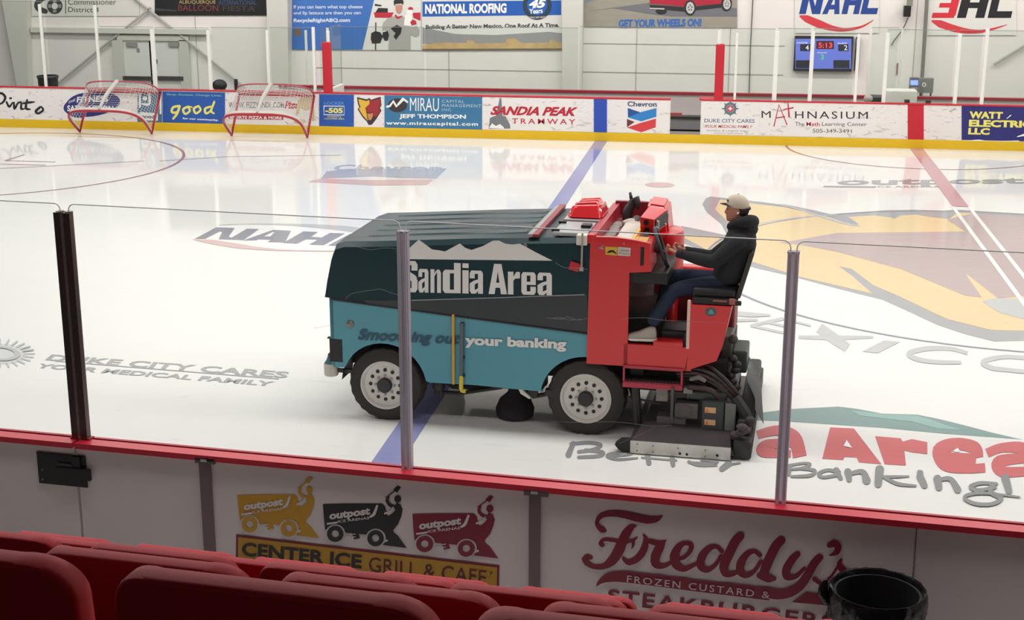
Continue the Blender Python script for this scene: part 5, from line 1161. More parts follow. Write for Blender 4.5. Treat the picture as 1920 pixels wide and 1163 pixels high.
# conditioner
TP = -0.42
cd = zb(MB().box((2.70,TP,0.012),(3.70,TP+0.03,0.135)),'conditioner_side_plate',M_alu)
b = MB()
for x,z in ((2.77,0.11),(2.77,0.04),(2.93,0.105),(2.93,0.04),(3.18,0.10),(3.45,0.10),(3.45,0.035)): b.cyl((x,TP-0.004,z),(x,TP+0.01,z),0.008,8)
zb(b,'plate_screw',mat('screw_grey',(120,118,116),0.4,0.5),cd)
b = MB()
for x,z in ((3.20,0.045),(3.27,0.042),(3.57,0.055)): b.cyl((x,TP-0.004,z),(x,TP+0.01,z),0.014,10)
zb(b,'plate_hole',M_black,cd)
zb(MB().prism([(2.58,TP+0.02,0.03),(2.54,TP+0.02,0.08),(2.60,TP+0.02,0.13),(2.72,TP+0.02,0.135),(2.72,TP+0.02,0.015),(2.62,TP+0.02,0.01)],(0,0.1,0)),'runner_tip',M_blk,cd)
M_deck = mat('deck_black',(52,42,44),0.45,var=0.3,scale=7)
zb(MB().hexa([(2.66,TP+0.03,0.05),(3.74,TP+0.03,0.05),(3.74,T1+0.3,0.05),(2.66,T1+0.3,0.05)],[(2.70,TP+0.03,0.13),(3.70,TP+0.03,0.13),(3.66,-0.06,0.24),(2.80,-0.06,0.24)]),'conditioner_deck',M_deck)
zb(MB().box((2.80,-0.06,0.12),(3.66,1.9,0.24)),'conditioner_body',M_deck)
b = MB().box((2.92,-0.08,0.22),(3.22,0.1,0.30),0.01).box((3.10,-0.1,0.30),(3.34,0.1,0.46),0.015).box((3.06,-0.1,0.24),(3.09,0.0,0.62)).quadbox((3.21,-0.105,0.39),(0.12,0.02,0.10),Euler((0,0.3,0)))
zb(b,'vertical_auger_housing',M_mech)
zb(MB().box((3.38,-0.12,0.20),(3.60,0.08,0.50),0.008).box((3.20,-0.02,0.48),(3.62,0.1,0.58),0.02),'blade_control_box',mat('box_green',(48,54,52),0.45))
b = MB()
for z in (0.29,0.42): b.box((3.41,-0.126,z-0.027),(3.52,-0.118,z+0.03))
zb(b,'warning_sticker',mat('sticker_tan',(216,176,130),0.5))
b = MB()
for z in (0.29,0.42): b.prism([(3.415,-0.13,z-0.02),(3.455,-0.13,z-0.02),(3.435,-0.13,z+0.022)],(0,0.004,0))
zb(b,'sticker_mark',mat('sticker_orange',(226,120,40),0.5))
zb(MB().box((3.61,-0.12,0.18),(3.72,-0.08,0.50),0.01),'end_plate',mat('endplate_grey',(104,108,104),0.4,0.4))
zb(MB().box((3.72,TP+0.05,0.015),(3.90,2.2,0.20),0.02).box((3.74,-0.2,0.2),(3.88,2.0,0.36),0.03).tube([(3.70,-0.05,0.55),(3.80,-0.08,0.42),(3.86,-0.1,0.30)],0.06,8,smooth=4).sphere((3.86,-0.15,0.34),0.06,10,8),'squeegee_holder',M_blk,smooth=30)
b = MB()
for k in range(8): b.sphere((3.78+0.05*math.sin(k*1.3),-0.2-0.02*k,0.10+0.035*k),(0.06,0.05,0.035),8,6)
zb(b,'towel_strap',mat('strap_dark',(70,60,62),0.8,var=0.4,scale=12),smooth=True)
cF_ = [[zl(1402,663,1.1),zl(1401,700,1.1),zl(1402,726,1.1),zl(1406,752,1.1)],[zl(1426,708,0.05),zl(1428,735,0.05),zl(1430,765,0.05),zl(1432,796,0.05)]]
b = MB(); b.grid(cF_); bmesh.ops.solidify(b.bm, geom=list(b.bm.faces), thickness=0.012); zb(b,'rear_splash_flap',M_flap,smooth=40)

# ---------------------------------------------------------------- driver
def skin_mesh(chains, sub=2):
    """chains: lists of (point, radius); points equal within 1 mm are welded. Grown with a Skin modifier, baked to a bmesh."""
    bm = bmesh.new(); vs = {}; rad = {}
    order = []
    def V(p):
        k = tuple(round(c, 3) for c in p)
        if k not in vs: vs[k] = bm.verts.new(p); order.append(k)
        return vs[k]
    for ch in chains:
        prev = None
        for p, r in ch:
            v = V(p); rad.setdefault(tuple(round(c,3) for c in p), r)
            if prev is not None and prev is not v and bm.edges.get((prev, v)) is None: bm.edges.new((prev, v))
            prev = v
    me = bpy.data.meshes.new('tmp'); bm.to_mesh(me); bm.free()
    o = bpy.data.objects.new('tmp', me); COL.objects.link(o)
    sk = o.modifiers.new('s','SKIN'); sk.use_smooth_shade = True
    for i, k in enumerate(order):
        r = rad[k]; r = r if isinstance(r, tuple) else (r, r)
        me.skin_vertices[0].data[i].radius = r
        me.skin_vertices[0].data[i].use_root = (i == 0)
    if sub:
        sb_ = o.modifiers.new('b','SUBSURF'); sb_.levels = sub; sb_.render_levels = sub
    dg = bpy.context.evaluated_depsgraph_get(); dg.update()
    ev = o.evaluated_get(dg); m2 = ev.to_mesh()
    out = bmesh.new(); out.from_mesh(m2); ev.to_mesh_clear()
    bpy.data.objects.remove(o); bpy.data.meshes.remove(me)
    return out
def add_bm(mb, bm2, mtx=None):
    if mtx is not None: bmesh.ops.transform(bm2, matrix=mtx, verts=bm2.verts)
    t_ = bpy.data.meshes.new('t'); bm2.to_mesh(t_); bm2.free(); mb.bm.from_mesh(t_); bpy.data.meshes.remove(t_)
def remesh(mb, vox):
    me = bpy.data.meshes.new('tmp'); mb.bm.to_mesh(me); o = bpy.data.objects.new('tmp', me); COL.objects.link(o)
    r = o.modifiers.new('r','REMESH'); r.mode = 'VOXEL'; r.voxel_size = vox
    s = o.modifiers.new('s','SMOOTH'); s.factor = 0.5; s.iterations = 3
    dg = bpy.context.evaluated_depsgraph_get(); dg.update(); ev = o.evaluated_get(dg); m2 = ev.to_mesh()
    mb.bm.clear(); mb.bm.from_mesh(m2); ev.to_mesh_clear(); bpy.data.objects.remove(o); bpy.data.meshes.remove(me); return mb
drv = empty('person', ZA, ZR, 'person in black hoodie, jeans and tan cap driving the resurfacer', 'person')
drv.location = ROOTM[zam] @ Vector((3.5,0.36,1.635)); ROOTM[drv] = Matrix.Translation(drv.location) @ Matrix.Rotation(ZR,4,'Z')
def pb(mb, name, m, par=None, smooth=True, flat=False):
    """geometry given in the machine's local frame"""
    bmesh.ops.transform(mb.bm, matrix=ROOTM[drv].inverted() @ ROOTM[zam], verts=mb.bm.verts)
    return mb.build(name, m, par or drv, smooth=smooth, root=drv, flat=flat)
TC = 0.36
def J(x, y, t): return tuple(zl(*Z6(x, y), t))
HO = zl(*Z6(1392,175),TC) - Vector((3.608,0.70,2.385))     # head is modelled round (3.608, 0.70, 2.385)
pel = J(1375,700,TC); waist = J(1395,590,TC); chest = J(1412,450,TC); neckb = J(1420,320,TC); neckt = J(1408,265,TC); neckh = J(1400,225,TC)
shN, shF = J(1418,400,0.17), J(1410,385,0.55)
elN = zl(*Z6(1225,555),0.10); wrN = zl(*Z6(985,492),0.20); haN = zl(*Z6(925,462),0.24)
elF = zl(*Z6(1215,520),0.66); wrF = zl(*Z6(1040,470),0.52); haF = zl(*Z6(980,445),0.50)
hiN, hiF = J(1345,690,0.25), J(1345,680,0.47)
knN = zl(*Z6(965,735),0.17); anN = zl(*Z6(800,975),0.05); knF = zl(*Z6(925,640),0.62); anF = zl(*Z6(860,930),0.62)
# body: torso, limbs, head and hands fused to one surface
body = MB()
add_bm(body, skin_mesh([[(pel,(.08,.08)),(waist,(.09,.08)),(chest,(.10,.09)),(neckb,(.065,.06)),(neckt,(.056,.054)),(neckh,(.05,.05))],
    [(chest,.1),(shN,.05),(tuple(elN),.040),(tuple(wrN),.028)], [(chest,.1),(shF,.05),(tuple(elF),.040),(tuple(wrF),.028)],
    [(pel,.08),(hiN,.06),(tuple(knN),.05),(tuple(anN),.036)], [(pel,.08),(hiF,.06),(tuple(knF),.05),(tuple(anF),.036)]]))
# head: lofted rings facing -x with a face profile
def head_bm():
    mb = MB(); cx = 3.605; rings = []
    #      z,   front, back, halfwidth
    lev = [(2.235,-.070,-.035,.030),(2.242,-.098,0.02,.046),(2.262,-.105,.055,.058),(2.285,-.104,.075,.066),(2.305,-.104,.088,.070),(2.330,-.104,.098,.073),(2.352,-.101,.104,.075),(2.375,-.104,.107,.077),(2.40,-.105,.106,.077),(2.43,-.098,.100,.074),(2.46,-.078,.083,.062),(2.48,-.045,.05,.040),(2.487,-.01,.015,.012)]
    n = 36
    for z,f,bk_,w in lev:
        r_ = []
        for k in range(n):
            a = 2*PI*k/n; c_, s_ = math.cos(a), math.sin(a)
            x = (abs(c_)**0.9)*(f if c_ > 0 else 0) + (abs(c_)**0.9)*(bk_ if c_ <= 0 else 0)
            y = math.copysign(abs(s_)**0.85, s_)*w
            if c_ > 0:
                g = math.exp(-(y/0.016)**2)
                x -= 0.026*g*math.exp(-((z-2.332)/0.016)**2) + 0.014*g*math.exp(-((z-2.352)/0.014)**2)    # nose
                x -= 0.009*math.exp(-(y/0.024)**2)*math.exp(-((z-2.296)/0.012)**2)                           # lips
                x += 0.010*math.exp(-((abs(y)-0.031)/0.014)**2)*math.exp(-((z-2.362)/0.012)**2)              # eye sockets
            r_.append((cx+x,0.70+y,z))
        rings.append(r_)
    mb.loft(rings)
    for s in (-1,1): # ears
        mb.sphere((cx+0.012,0.70+s*0.078,2.345),(0.020,0.009,0.032),10,8,Matrix.Rotation(0.25*s,4,'Z'))
    return mb.bm
add_bm(body, head_bm(), Matrix.Translation(HO))
def hand_chains(w, h, side):
    """right-shaped grip: palm then four curled fingers around the rim and a thumb from the palm's side"""
    d = (h-w).normalized(); up = Vector((0,0,1)); up = (up - d*up.dot(d)).normalized(); lat = d.cross(up)
    ch = [[(tuple(w),.026),(tuple(w+d*0.035),(.030,.020)),(tuple(h),(.036,.018))]]
    out = []
    for i,(o_,ln) in enumerate(((0.027,0.030),(0.009,0.034),(-0.009,0.032),(-0.026,0.026))):
        b0 = h + up*o_ - d*0.01
        k1 = h + up*o_*1.05 + d*(0.028); k2 = k1 + d*ln*0.55 - lat*side*ln*0.75; k3 = k2 - d*ln*0.5 - lat*side*ln*0.55
        out.append([(tuple(b0),.0105),(tuple(k1),.0100),(tuple(k2),.0090),(tuple(k3),.0078)])
    t0 = w + d*0.03 + up*0.022; t1 = t0 + d*0.032 + up*0.016 - lat*side*0.012; t2 = t1 + d*0.026 - lat*side*0.014 + up*0.002
    out.append([(tuple(t0),.0125),(tuple(t1),.0110),(tuple(t2),.0088)])
    return ch, out
for w_, h_, s_ in ((wrN,haN,-1),(wrF,haF,1)):
    pc, fc = hand_chains(w_, h_, s_)
    add_bm(body, skin_mesh(pc))
    for c_ in fc: add_bm(body, skin_mesh([c_]))
M_skin = mat('skin',(176,120,98),0.55,var=0.05,scale=20)
remesh(body, 0.0055)
pb(body,'body',M_skin)
def pbh(mb, *a, **k):
    bmesh.ops.translate(mb.bm, vec=HO, verts=mb.bm.verts); return pb(mb, *a, **k)
# face details
b = MB()
for s in (-1,1): b.sphere((3.514,0.70+s*0.031,2.362),(0.008,0.012,0.007),8,6)
pbh(b,'eye',mat('eye_dark',(40,30,28),0.3))
b = MB().sphere((3.552,0.70,2.272),(0.046,0.050,0.026),14,8); 
for v in b.bm.verts: v.co.z += 0.0
pbh(b,'beard',mat('beard',(70,48,42),0.9))
b = MB().sphere((3.618,0.70-0.088,2.338),(0.010,0.008,0.013),8,6); pbh(b,'earbud',mat('earbud',(236,234,230),0.3))
b = MB().sphere((3.645,0.70,2.36),(0.080,0.083,0.085),20,14)
b.sphere((3.675,0.70,2.285),(0.045,0.06,0.05),14,10); pbh(b,'hair',mat('hair',(42,28,24),0.8,var=0.3,scale=40))
# cap: six-panel crown, brim, strap
M_cap = mat('cap_tan',(198,186,166),0.8,var=0.04,scale=10)
b = MB(); n = 32; rings = []
for z,f,bk_,w in ((2.385,-.112,.116,.088),(2.41,-.112,.117,.089),(2.44,-.108,.113,.087),(2.47,-.093,.100,.078),(2.495,-.064,.072,.058),(2.508,-.030,.036,.030),(2.512,-.005,.008,.008)):
    rings.append([(3.608+(f if math.cos(2*PI*k/n) > 0 else bk_)*abs(math.cos(2*PI*k/n))**0.92, 0.70+w*math.sin(2*PI*k/n), z - 0.12*((f if math.cos(2*PI*k/n) > 0 else bk_)*abs(math.cos(2*PI*k/n)))) for k in range(n)])
b.loft(rings); cpp = pbh(b,'cap',M_cap)
b = MB(); top, bot = [], []
for k in range(15):
    u_ = -1+2*k/14; y = 0.70+u_*0.078; inner = 3.505+0.075*u_*u_; outer = 3.43+0.115*abs(u_)**2.2
    zc = 2.405-0.016*u_*u_
    top.append([(inner,y,zc+0.012),(inner*0.5+outer*0.5,y,zc+0.014),(outer,y,zc+0.010)]); 
b.grid(top); bmesh.ops.solidify(b.bm, geom=list(b.bm.faces), thickness=0.007); pbh(b,'brim',mat('brim_black',(38,34,34),0.7),cpp)
b = MB().sphere((3.61,0.70,2.515),0.007,8,6); pbh(b,'cap_button',mat('cap_button',(150,140,124),0.7),cpp)
b = MB().sphere((3.51,0.655,2.455),(0.008,0.014,0.014),8,6); pbh(b,'cap_patch',mat('patch_dark',(70,66,64),0.7),cpp)
b = MB().tube([(3.722,0.64,2.375),(3.730,0.70,2.37),(3.722,0.76,2.375)],0.012,6); pbh(b,'strap',mat('brim_black',(38,34,34)),cpp)
# hoodie: lofted torso, sleeves and draped hood fused
M_hood = mat('hoodie_black',(40,40,42),0.9,var=0.2,scale=10,bump=0.4,spec=0.3)
b = MB(); rings = []
for xf, xb, yy, hw in ((1222,1432,672,.21),(1220,1448,630,.22),(1234,1480,560,.215),(1258,1506,490,.215),(1284,1518,430,.225),(1303,1520,380,.22),(1325,1510,340,.165),(1345,1490,305,.10)):
    f_, k_ = zl(*Z6(xf,yy),TC), zl(*Z6(xb,yy+(xb-xf)*0.02),TC); c_ = (f_+k_)/2; hd_ = (k_-f_)/2
    rings.append([c_ + hd_*math.copysign(abs(math.cos(a))**0.8,math.cos(a)) + Vector((0,hw*math.copysign(abs(math.sin(a))**0.8,math.sin(a)),0)) for a in [2*PI*k/28 for k in range(28)]])
b.loft(rings)
add_bm(b, skin_mesh([[(chest,.10),(shN,(.098,.098)),(tuple(Vector(shN).lerp(elN,0.5)),(.088,.088)),(tuple(elN),(.08,.08)),(tuple(elN.lerp(wrN,0.5)),(.066,.066)),(tuple(wrN.lerp(elN,0.06)),(.046,.046))]]))
add_bm(b, skin_mesh([[(chest,.10),(shF,(.098,.098)),(tuple(Vector(shF).lerp(elF,0.5)),(.088,.088)),(tuple(elF),(.08,.08)),(tuple(elF.lerp(wrF,0.5)),(.066,.066)),(tuple(wrF.lerp(elF,0.06)),(.046,.046))]]))
def HP(x, y, dt): return zl(*Z6(x,y),TC+dt)
b.tube([HP(1335,312,0.02),HP(1352,300,-0.06),HP(1400,282,-0.105),HP(1460,275,-0.10),HP(1495,275,0.0),HP(1460,268,0.10),HP(1400,275,0.105),HP(1352,296,0.06),HP(1335,312,-0.02)],[.03,.04,.05,.062,.068,.062,.05,.04,.03],12,smooth=4)
b.sphere(HP(1475,325,0),(0.085,0.12,0.075),16,10)
remesh(b,0.011); hd = pb(b,'hoodie',M_hood)
b = MB()
for w_, e_ in ((wrN,elN),(wrF,elF)):
    d_ = (e_-w_).normalized(); b.tube([w_+d_*-0.008, w_+d_*0.05],[0.042,0.047],12)
    pb(b,'cuff',mat('cuff_black',(32,32,34),0.9),hd); b = MB()
# jeans
M_jean = mat('jeans',(38,48,68),0.85,var=0.2,scale=14,bump=0.3,spec=0.3)
b = MB(); rings = []
for xf, xb, yy, hw in ((1235,1400,640,.185),(1230,1398,680,.19),(1240,1392,720,.185),(1270,1375,745,.15)):
    f_, k_ = zl(*Z6(xf,yy),TC), zl(*Z6(xb,yy+3),TC); c_ = (f_+k_)/2; hd_ = (k_-f_)/2
    rings.append([c_ + hd_*math.cos(a) + Vector((0,hw*math.sin(a),0)) for a in [2*PI*k/24 for k in range(24)]])
b.loft(rings)
for hp, kn, an in ((Vector(hiN),knN,anN),(Vector(hiF),knF,anF)):
    add_bm(b, skin_mesh([[(tuple(hp),(.10,.10)),(tuple(hp.lerp(kn,0.5)),(.098,.098)),(tuple(kn),(.086,.086)),(tuple(kn.lerp(an,0.5)),(.076,.076)),(tuple(kn.lerp(an,1.05)),(.074,.074))]]))
remesh(b,0.011); pb(b,'jeans',M_jean)
# shoes
def shoe(an, yaw):
    b = MB(); m = Matrix.Translation(an) @ Matrix.Rotation(yaw,4,'Z')
    rings = []
    for x,w,z0,z1 in ((0.075,0.022,-0.085,-0.02),(0.06,0.036,-0.095,0.035),(0.02,0.043,-0.095,0.045),(-0.05,0.044,-0.092,0.015),(-0.10,0.048,-0.092,-0.012),(-0.16,0.049,-0.092,-0.03),(-0.20,0.040,-0.092,-0.045),(-0.225,0.020,-0.088,-0.06)):
        rings.append([m @ Vector((x,w*math.copysign(abs(math.cos(a))**0.6,math.cos(a)),(z0+z1)/2+(z1-z0)/2*math.copysign(abs(math.sin(a))**0.8,math.sin(a)))) for a in [2*PI*k/18 for k in range(18)]])
    b.loft(rings); s_ = pb(b,'shoe',mat('shoe_grey',(168,160,150),0.7,var=0.12,scale=16))
    b = MB(); rings = []
    for x,w in ((0.082,0.024),(0.06,0.042),(0.0,0.048),(-0.06,0.046),(-0.13,0.054),(-0.19,0.048),(-0.225,0.030),(-0.24,0.012)):
        rings.append([m @ Vector((x,-w,-0.082)),m @ Vector((x,w,-0.082)),m @ Vector((x,w*0.95,-0.108+ (0.02 if x < -0.2 else 0))),m @ Vector((x,-w*0.95,-0.108+(0.02 if x < -0.2 else 0)))])
    b.loft(rings); pb(b,'sole',mat('sole_pale',(214,208,196),0.6),s_)
    b = MB()
    for k in range(4): b.tube([m @ Vector((-0.03-k*0.024,-0.028,0.012-k*0.010)), m @ Vector((-0.03-k*0.024,0.028,0.012-k*0.010))],0.004,5)
    pb(b,'laces',mat('lace_dark',(110,104,98),0.8),s_)
shoe(zl(*Z6(790,1015),0.03),0.05); shoe(anF+Vector((0,0,-0.01)),0.0)
# ---------------------------------------------------------------- near boards
NH = 1.19
M_nbw = mat('near_board_white', (228,220,218), 0.5, var=0.04, scale=3)
M_cap2 = mat('near_cap_red', (206,44,62), 0.35)
def ng(a, v, z): return ub*a + vb*v + Vector((0,0,z))
def nbox(b, a0, a1, v0, v1, z0, z1):
    b.hexa([ng(a0,v0,z0),ng(a1,v0,z0),ng(a1,v1,z0),ng(a0,v1,z0)],[ng(a0,v0,z1),ng(a1,v0,z1),ng(a1,v1,z1),ng(a0,v1,z1)]); return b
ag = P_NEAR.uv(146,900)[0]
def near_board(a0, a1, name, label):
    t = empty(name, ng((a0+a1)/2,-0.07,-0.03), math.atan2(ub.y,ub.x), label, 'rink board')
    nbox(MB(),a0,a1,NB_OUT,-0.02,0.0,NH-0.04).build('panel', M_nbw, t)
    c_ = nbox(MB(),a0,a1,NB_OUT-0.03,-0.062,NH-0.045,NH).build('cap_rail', M_cap2, t)
    nbox(MB(),a0,a1,-0.03,0.0,NH-0.03,NH).build('glass_bead', mat('bead_red',(186,36,56),0.4), t)
    nbox(MB(),a0,a1,-0.062,-0.03,NH-0.07,NH-0.03).build('glass_channel', mat('channel_dark',(60,16,26),0.6), t)
    nbox(MB(),a0,a1,-0.02,0.0,0.0,NH-0.03).build('ice_face', M_white, t)
    return t
nA = near_board(-9, ag-0.012, 'rink_gate', 'near gate leaf left of the dark double post, white with red cap')
nB = near_board(ag+0.012, 12, 'rink_board', 'near white board with red cap carrying cafe and custard adverts')
asm = P_NEAR.uv(1715,1040)[0]
nbox(MB(),asm-0.004,asm+0.004,NB_OUT-0.003,NB_OUT,0,NH-0.05).build('seam', mat('seam_grey',(120,108,108),0.6), nB)
# gate latch
p0 = P_NEAR.uv(75,905); p1 = P_NEAR.uv(160,851)
la = nA
M_lat = mat('latch_black',(34,30,32),0.45,0.2)
nbox(MB(),p0[0],p1[0],NB_OUT-0.012,NB_OUT+0.004,p0[1],p1[1]-0.02).build('latch_plate', M_lat, la)
q0 = P_NEAR.uv(112,893); q1 = P_NEAR.uv(172,879)
nbox(MB(),q0[0],q1[0],NB_OUT-0.045,NB_OUT-0.012,q0[1],q1[1]).build('latch_bolt', M_lat, la)
q0 = P_NEAR.uv(112,892); q1 = P_NEAR.uv(140,870); nbox(MB(),q0[0],q1[0],NB_OUT-0.03,NB_OUT-0.012,q0[1],q1[1]).build('latch_cover', mat('latch_grey',(70,64,66),0.4,0.3), la)
q0 = P_NEAR.uv(141,906); q1 = P_NEAR.uv(152,852); nbox(MB(),q0[0],q1[0],NB_OUT-0.03,NB_OUT-0.01,q0[1]+0.02,q1[1]-0.02).build('latch_keeper', M_lat, la)
b = MB()
for px_, py_ in ((82,880),(82,898),(150,865),(150,893)):
    a, z = P_NEAR.uv(px_,py_); b.cyl(ng(a,NB_OUT-0.018,z),ng(a,NB_OUT-0.008,z),0.008,8)
b.build('latch_screw', mat('screw_grey',(120,118,116)), la)
# upright stiffeners on the outer face
for x0, x1, bx0, bx1, yt, yb_, lb in ((374,395,368,405,856,866,'steel upright strap left of the cafe advert'),(993,1014,984,1029,916,927,'steel upright strap between the cafe and custard adverts')):
    a0, z1 = P_NEAR.uv(x0,yt); a1, _ = P_NEAR.uv(x1,yt); b0, zb1 = P_NEAR.uv(bx0,yt); b1, zb0 = P_NEAR.uv(bx1,yb_+4)
    t = empty('board_upright', ng((a0+a1)/2,NB_OUT,0), math.atan2(ub.y,ub.x), lb, 'strap', 'steel straps on the near boards')
    nbox(MB(),a0,a1,NB_OUT-0.02,NB_OUT,0,z1).build('strap', mat('strap_steel',(120,104,104),0.45,0.3), t)
    nbox(MB(),b0,b1,NB_OUT-0.03,NB_OUT,z1-0.045,z1).build('bracket', mat('bracket_steel',(110,98,98),0.45,0.3), t)
    m_ = (a0+a1)/2; nbox(MB(),m_-0.025,m_+0.025,NB_OUT-0.034,NB_OUT-0.03,z1-0.03,z1-0.01).build('bolt', M_alu, t)
# ---- vinyl on the near boards
NO = 0.003; NO2 = 0.0065; NO3 = 0.012
Z2n = zoom(400,870,0.29167); Z3n = zoom(900,870,0.29167); Z4n = zoom(1400,870,0.27083)
M_vy = mat('vinyl_gold',(206,156,40),0.45); M_vk = mat('vinyl_black',(30,28,32),0.4); M_vm = mat('vinyl_maroon',(134,22,48),0.4)
c_black = P_NEAR.uv(*Z2n(787,447)); c_yel = P_NEAR.uv(*Z2n(237,386)); c_mar = P_NEAR.uv(*Z2n(1362,512))
def machine(c_, m, nm):
    dx, dz = c_[0]-c_black[0], c_[1]-c_black[1]
    sh = Plane(P_NEAR.o, P_NEAR.u, P_NEAR.v, P_NEAR.n)
    def mk(fn, name, mm, off):
        b = MB(); fn(b, off)
        bmesh.ops.translate(b.bm, vec=ub*dx+Vector((0,0,dz)), verts=b.bm.verts)
        return b.build(name, mm, par[0], flat=True)
    par = [nB]
    def body(b, o):
        px_poly(b,P_NEAR,[(705,258),(870,254),(1085,254),(1105,272),(1112,300),(1125,335),(1150,318),(1168,300),(1172,262),(1178,248),(1205,262),(1218,292),(1210,335),(1190,385),(1158,425),(1160,440),(1190,465),(1215,500),(1244,541),(1085,520),(1060,490),(985,455),(935,450),(945,478),(905,485),(890,445),(845,440),(835,420),(790,400),(745,410),(720,426),(712,350)],o,Z2n)
        px_ellipse(b,P_NEAR,(1186,225),22,24,o,Z2n)
        px_ribbon(b,P_NEAR,[(1165,275,24),(1135,262,22),(1118,235,20),(1128,210,14)],o,Z2n); px_ribbon(b,P_NEAR,[(1110,215,6),(1165,175,8)],o,Z2n,k=1); px_poly(b,P_NEAR,[(1158,166),(1184,140),(1208,150),(1182,186)],o,Z2n)
    o1 = mk(body,'machine_decal',m,NO); par[0] = o1
    def white(b, o):
        px_ellipse(b,P_NEAR,(787,447),63,60,o,Z2n); px_ellipse(b,P_NEAR,(1046,475),64,60,o,Z2n)
        px_text(b,P_NEAR,'outpost',(748,372),(1010,338),(748,312),o,Z2n,bold=0.05); px_ribbon(b,P_NEAR,[(1012,338,14),(1035,320,20),(1055,268,14)],o,Z2n); px_ribbon(b,P_NEAR,[(732,384,12),(800,374,12)],o,Z2n,k=1,caps=False)
        px_text(b,P_NEAR,'ICE ARENAS',(803,377),(1005,353),(803,360),o,Z2n,bold=0.02)
        px_ribbon(b,P_NEAR,[(1108,310,8),(1130,318,10),(1160,275,6)],o,Z2n); px_ribbon(b,P_NEAR,[(1105,318,10),(1145,298,6)],o,Z2n); px_ribbon(b,P_NEAR,[(1085,505,4),(1118,490,14)],o,Z2n,k=1)
        for y in (452,470): px_ribbon(b,P_NEAR,[(858,y,6),(915,y-4,6)],o,Z2n,k=1)
    mk(white,'decal_white',M_nbw,NO2)
    for cx_, cy_ in ((787,447),(1046,475)): mk(lambda b, o: px_ellipse(b,P_NEAR,(cx_,cy_),53,52,o,Z2n,inner=0.44),'decal_wheel',m,NO3)
machine(c_yel,M_vy,'gold'); machine(c_black,M_vk,'black'); machine(c_mar,M_vm,'maroon')
b = MB(); px_poly(b,P_NEAR,[(148,452),(1840,650),(1836,850),(146,650)],NO,Z2n); sg_ = b.build('cafe_sign_border',M_vm,nB,flat=True)
b = MB(); px_poly(b,P_NEAR,[(162,468),(1826,664),(1822,836),(160,638)],NO2,Z2n); b.build('cafe_sign_field',mat('vinyl_ochre',(196,148,40),0.45),sg_,flat=True)
b = MB(); px_text(b,P_NEAR,'CENTER ICE',(186,588),(955,672),(188,500),NO3,Z2n,bold=0.03); b.build('lettering',M_vk,sg_,flat=True)
b = MB(); px_text(b,P_NEAR,'GRILL & CAFE´',(1002,690),(1795,783),(1004,596),NO3,Z2n,bold=0.0); b.build('thin_lettering',mat('vinyl_darkred',(96,18,34),0.4),sg_,flat=True)
def F3(*p): return [(*Z3n(x,y), w*0.29167) for x, y, w in p]
def F4(*p): return [(*Z4n(x,y), w*0.27083) for x, y, w in p]
def rb(b, pts, off=NO, k=8): px_ribbon(b,P_NEAR,pts,off,ID,k)
b = MB()
rb(b,F3((800,428,30),(785,420,44),(758,395,30),(755,365,26),(785,330,34),(850,318,40),(930,326,46),(1010,345,52),(1080,358,50),(1130,355,40),(1158,342,22),(1172,332,6)))
rb(b,F3((1004,398,8),(975,405,40),(945,440,56),(920,490,64),(890,560,68),(850,620,62),(800,655,40),(740,660,32),(690,638,34),(672,610,34)))
rb(b,F3((670,612,30),(690,598,40),(712,600,30)))
rb(b,F3((786,520,30),(776,508,26),(800,485,24),(860,490,26),(930,500,26),(985,488,22),(1014,468,5)))
rb(b,F3((985,492,26),(985,520,18),(975,545,4)))
rb(b,F3((1048,450,5),(1066,480,30),(1060,530,46),(1040,575,48),(1000,615,44),(955,630,40),(922,606,20)))
rb(b,F3((1062,488,26),(1110,500,36),(1150,508,38),(1195,492,10)))
rb(b,F3((1185,498,20),(1160,530,54),(1130,590,62),(1130,640,52),(1170,655,36),(1215,640,26),(1250,615,20)))
rb(b,F3((1250,618,20),(1310,600,26),(1350,560,30),(1358,520,34),(1320,508,28),(1280,530,44),(1252,590,62),(1262,645,56),(1310,672,40),(1370,650,28),(1410,630,22)))
rb(b,F3((1555,560,30),(1520,530,28),(1475,540,40),(1430,590,54),(1420,650,54),(1460,678,40),(1510,650,28),(1550,590,24)))
rb(b,F3((1672,462,56),(1640,500,60),(1600,580,62),(1570,650,60),(1580,700,50),(1630,702,34),(1675,675,22)))
rb(b,F3((1800,585,30),(1765,560,28),(1720,575,40),(1680,630,54),(1675,690,52),(1715,712,40),(1765,685,28),(1805,625,24)))
rb(b,F3((1935,490,56),(1900,530,60),(1860,610,62),(1830,690,60),(1845,735,46),(1890,735,32)))
rb(b,F4((0,800,30),(60,785,26)) if False else F4((70,690,20),(110,800,40),(150,790,34),(190,760,22)) if False else F4((88,770,40),(130,790,40),(170,775,24)))
rb(b,F4((352,622,44),(315,660,54),(275,730,58),(280,780,46),(340,775,34),(400,720,26)))
rb(b,F4((505,645,52),(465,690,58),(420,770,60),(370,840,64),(300,885,70),(220,898,74),(150,890,74)))
